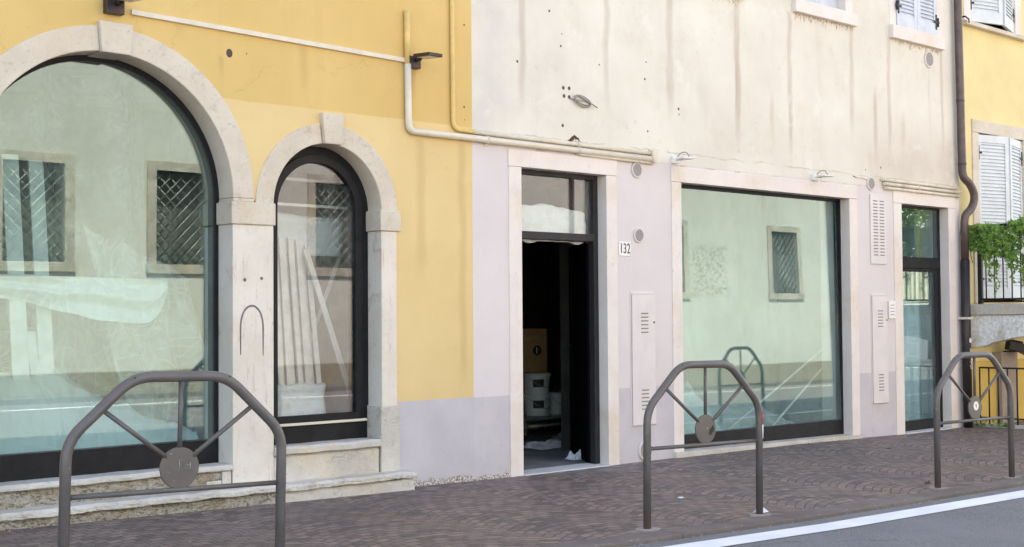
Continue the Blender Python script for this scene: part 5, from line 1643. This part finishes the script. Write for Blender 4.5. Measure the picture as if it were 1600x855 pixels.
# ------------------------------------------------------------------ far side of the street (seen in the glass)
OB = thing('opposite_building', (18.0, -12.8, 0.0), 'pale plastered building across the street with barred windows, seen reflected in the glass', 'building')
wins = [(8.22, 9.24), (10.86, 11.86), (14.08, 15.08), (24.0 - 0.2, 24.65), (28.16, 29.28)]
Z0, Z1 = 2.20, 3.80
outer = [(4.0, -0.6), (32.5, -0.6), (32.5, 10.6), (4.0, 10.6)]
holes = []
for i, (a, b) in enumerate(wins):
    z0_, z1_ = (Z0, Z1)
    holes.append([(a, z0_), (b, z0_), (b, z1_), (a, z1_)])
MB().plate(outer, holes, -12.6, -13.0).build('wall', M['opp'], OB)
MB().box(4.0, 32.5, -19.0, -18.7, -0.6, 10.6).box(4.0, 4.3, -18.7, -13.0, -0.6, 10.6).box(32.2, 32.5, -18.7, -13.0, -0.6, 10.6).build('wall', M['house'], OB)
MB().prism([(-12.35, 10.6), (-15.8, 12.0), (-19.3, 10.6), (-19.3, 10.45), (-15.8, 11.85), (-12.35, 10.45)], 3.8, 32.7, 'x').build('roof', M['roof'], OB)
for k in range(8):
    xa = 5.6 + k * 3.4
    f = MB()
    f.box(xa, xa + 1.3, -12.60, -12.52, 6.90, 7.02)
    o = f.build('upper_window', M['slab'], OB)
    for q in (0, 1):
        m = MB().box(xa + 0.12 + q * 0.54, xa + 0.64 + q * 0.54, -12.62, -12.56, 7.03, 8.6)
        m.build('shutter', M['shutter_blue'], o, bevel=0.004)
for (a, b) in wins:
    f = MB()
    f.box(a - 0.17, a, -12.9, -12.57, Z0, Z1 + 0.16).box(b, b + 0.17, -12.9, -12.57, Z0, Z1 + 0.16).box(a, b, -12.9, -12.57, Z1, Z1 + 0.16).box(a - 0.19, b + 0.19, -12.9, -12.55, Z0 - 0.16, Z0)
    o = f.build('barred_window', M['slab'], OB, bevel=0.006)
    MB().box(a, b, -12.97, -12.95, Z0, Z1).build('glass', M['dim_glass'], o)
    br = MB()
    wd, hg = b - a, Z1 - Z0
    st_ = 0.20
    kk = -int(hg / st_) - 1
    while kk * st_ < wd:
        for s_ in (1, -1):
            xa, za = kk * st_, 0.0
            p0 = max(0.0, -xa)
            p1 = min(hg, wd - xa)
            if p1 > p0 + 0.03:
                A = (xa + p0, p0)
                B = (xa + p1, p1)
                if s_ == -1:
                    A, B = (wd - A[0], A[1]), (wd - B[0], B[1])
                br.tube([(a + A[0], -12.66 + 0.008 * s_, Z0 + A[1]), (a + B[0], -12.66 + 0.008 * s_, Z0 + B[1])], 0.0095, 6)
        kk += 1
    br.build('lattice', M['steel'], o)

MB().tube([(20.75, -12.54, -0.2), (20.75, -12.54, 10.5)], 0.05, 12).build('rain_pipe', M['pipe'], OB)

def tree(x, y, h, cr, label, seed):
    t = thing('broadleaf_tree', (x, y, -0.2), label, 'tree')
    rr = random.Random(seed)
    mb = MB()
    mb.tube([(x, y, -0.4), (x + 0.05, y, h * 0.3), (x - 0.03, y + 0.05, h * 0.55), (x + 0.05, y, h * 0.8)], [0.16, 0.13, 0.09, 0.03], 10)
    clumps = []
    for k in range(16):
        a, e = rr.uniform(0, 2 * PI), rr.uniform(-0.5, 1.2)
        q = (x + cr * math.cos(a) * math.cos(e) * rr.uniform(.5, 1), y + cr * math.sin(a) * math.cos(e) * rr.uniform(.5, 1), h * 0.68 + cr * 0.8 * math.sin(e))
        clumps.append(q)
        mb.tube([(x, y, h * 0.42), ((x + q[0]) / 2, (y + q[1]) / 2, (h * 0.5 + q[2]) / 2), q], [0.06, 0.04, 0.012], 6)
    mb.build('trunk', M['bark'], t)
    mb = MB()
    for k in range(2600):
        q = rr.choice(clumps)
        g_ = lambda: rr.gauss(0, cr * 0.22)
        leaf(mb, (q[0] + g_(), q[1] + g_(), q[2] + g_()), rr.uniform(0.09, 0.16), (rr.uniform(-1, 1), rr.uniform(-1, 1), rr.uniform(0, 1)), rr.uniform(0, 6), 2)
    mb.build('crown', M['leaf_tree'], t, weld=False)
tree(35.6, -12.4, 5.6, 1.7, 'leafy tree past the end of the opposite building, reflected in the narrow door', 4)

# ------------------------------------------------------------------ light
world = bpy.data.worlds.new('World')
SC.world = world
world.use_nodes = True
nt = world.node_tree
bg = nt.nodes['Background']
sky = nt.nodes.new('ShaderNodeTexSky')
sky.sky_type = 'NISHITA'
sky.sun_disc = False
EL, AZ = 57.0, -8.0            # the sun stands behind the shop row, so this side of the street is in open shade
sky.sun_elevation = rad(EL)
sky.sun_rotation = rad(AZ)
sky.altitude = 200
sky.dust_density = 0.5
sky.ozone_density = 1.2
nt.links.new(sky.outputs[0], bg.inputs['Color'])
bg.inputs['Strength'].default_value = 0.15
sd = bpy.data.lights.new('sun', 'SUN')
sd.energy = 3.2
sd.angle = rad(0.5)
sd.color = (1.0, 0.93, 0.83)
so = bpy.data.objects.new('sun', sd)
COL.objects.link(so)
to_sun = Vector((math.sin(rad(AZ)) * math.cos(rad(EL)), math.cos(rad(AZ)) * math.cos(rad(EL)), math.sin(rad(EL))))
so.rotation_euler = (-to_sun).to_track_quat('-Z', 'Y').to_euler()
so.location = (0, 20, 30)

# ------------------------------------------------------------------ camera
cd = bpy.data.cameras.new('camera')
cd.sensor_width = 36.0
cd.lens = 36.0 * 2075.83 / 1600.0
cd.clip_end = 2000
cam = bpy.data.objects.new('camera', cd)
COL.objects.link(cam)
r_ = Vector((0.73602105, -0.67691843, -0.00737903))
u_ = Vector((-0.01590911, -0.02819336, 0.99947588))
w_ = Vector((0.67677169, 0.73551789, 0.03152008))
m4 = Matrix(((r_.x, u_.x, -w_.x, 0.0), (r_.y, u_.y, -w_.y, -7.8), (r_.z, u_.z, -w_.z, 1.28), (0, 0, 0, 1)))
cam.matrix_world = m4
SC.camera = cam

SC.view_settings.view_transform = 'Standard'
SC.view_settings.look = 'None'
SC.view_settings.gamma = 1.0
SC.view_settings.exposure = 2.26
SC.view_settings.use_white_balance = True
SC.view_settings.white_balance_temperature = 8000
SC.view_settings.white_balance_tint = 12.5
SC.render.engine = 'CYCLES'
SC.cycles.use_denoising = True
SC.cycles.max_bounces = 10
SC.cycles.diffuse_bounces = 5
SC.cycles.glossy_bounces = 4
SC.cycles.transparent_max_bounces = 16
SC.cycles.caustics_reflective = False
SC.cycles.sample_clamp_indirect = 6.0
for o in list(bpy.data.objects):
    if '_local' in o.keys():
        del o['_local']
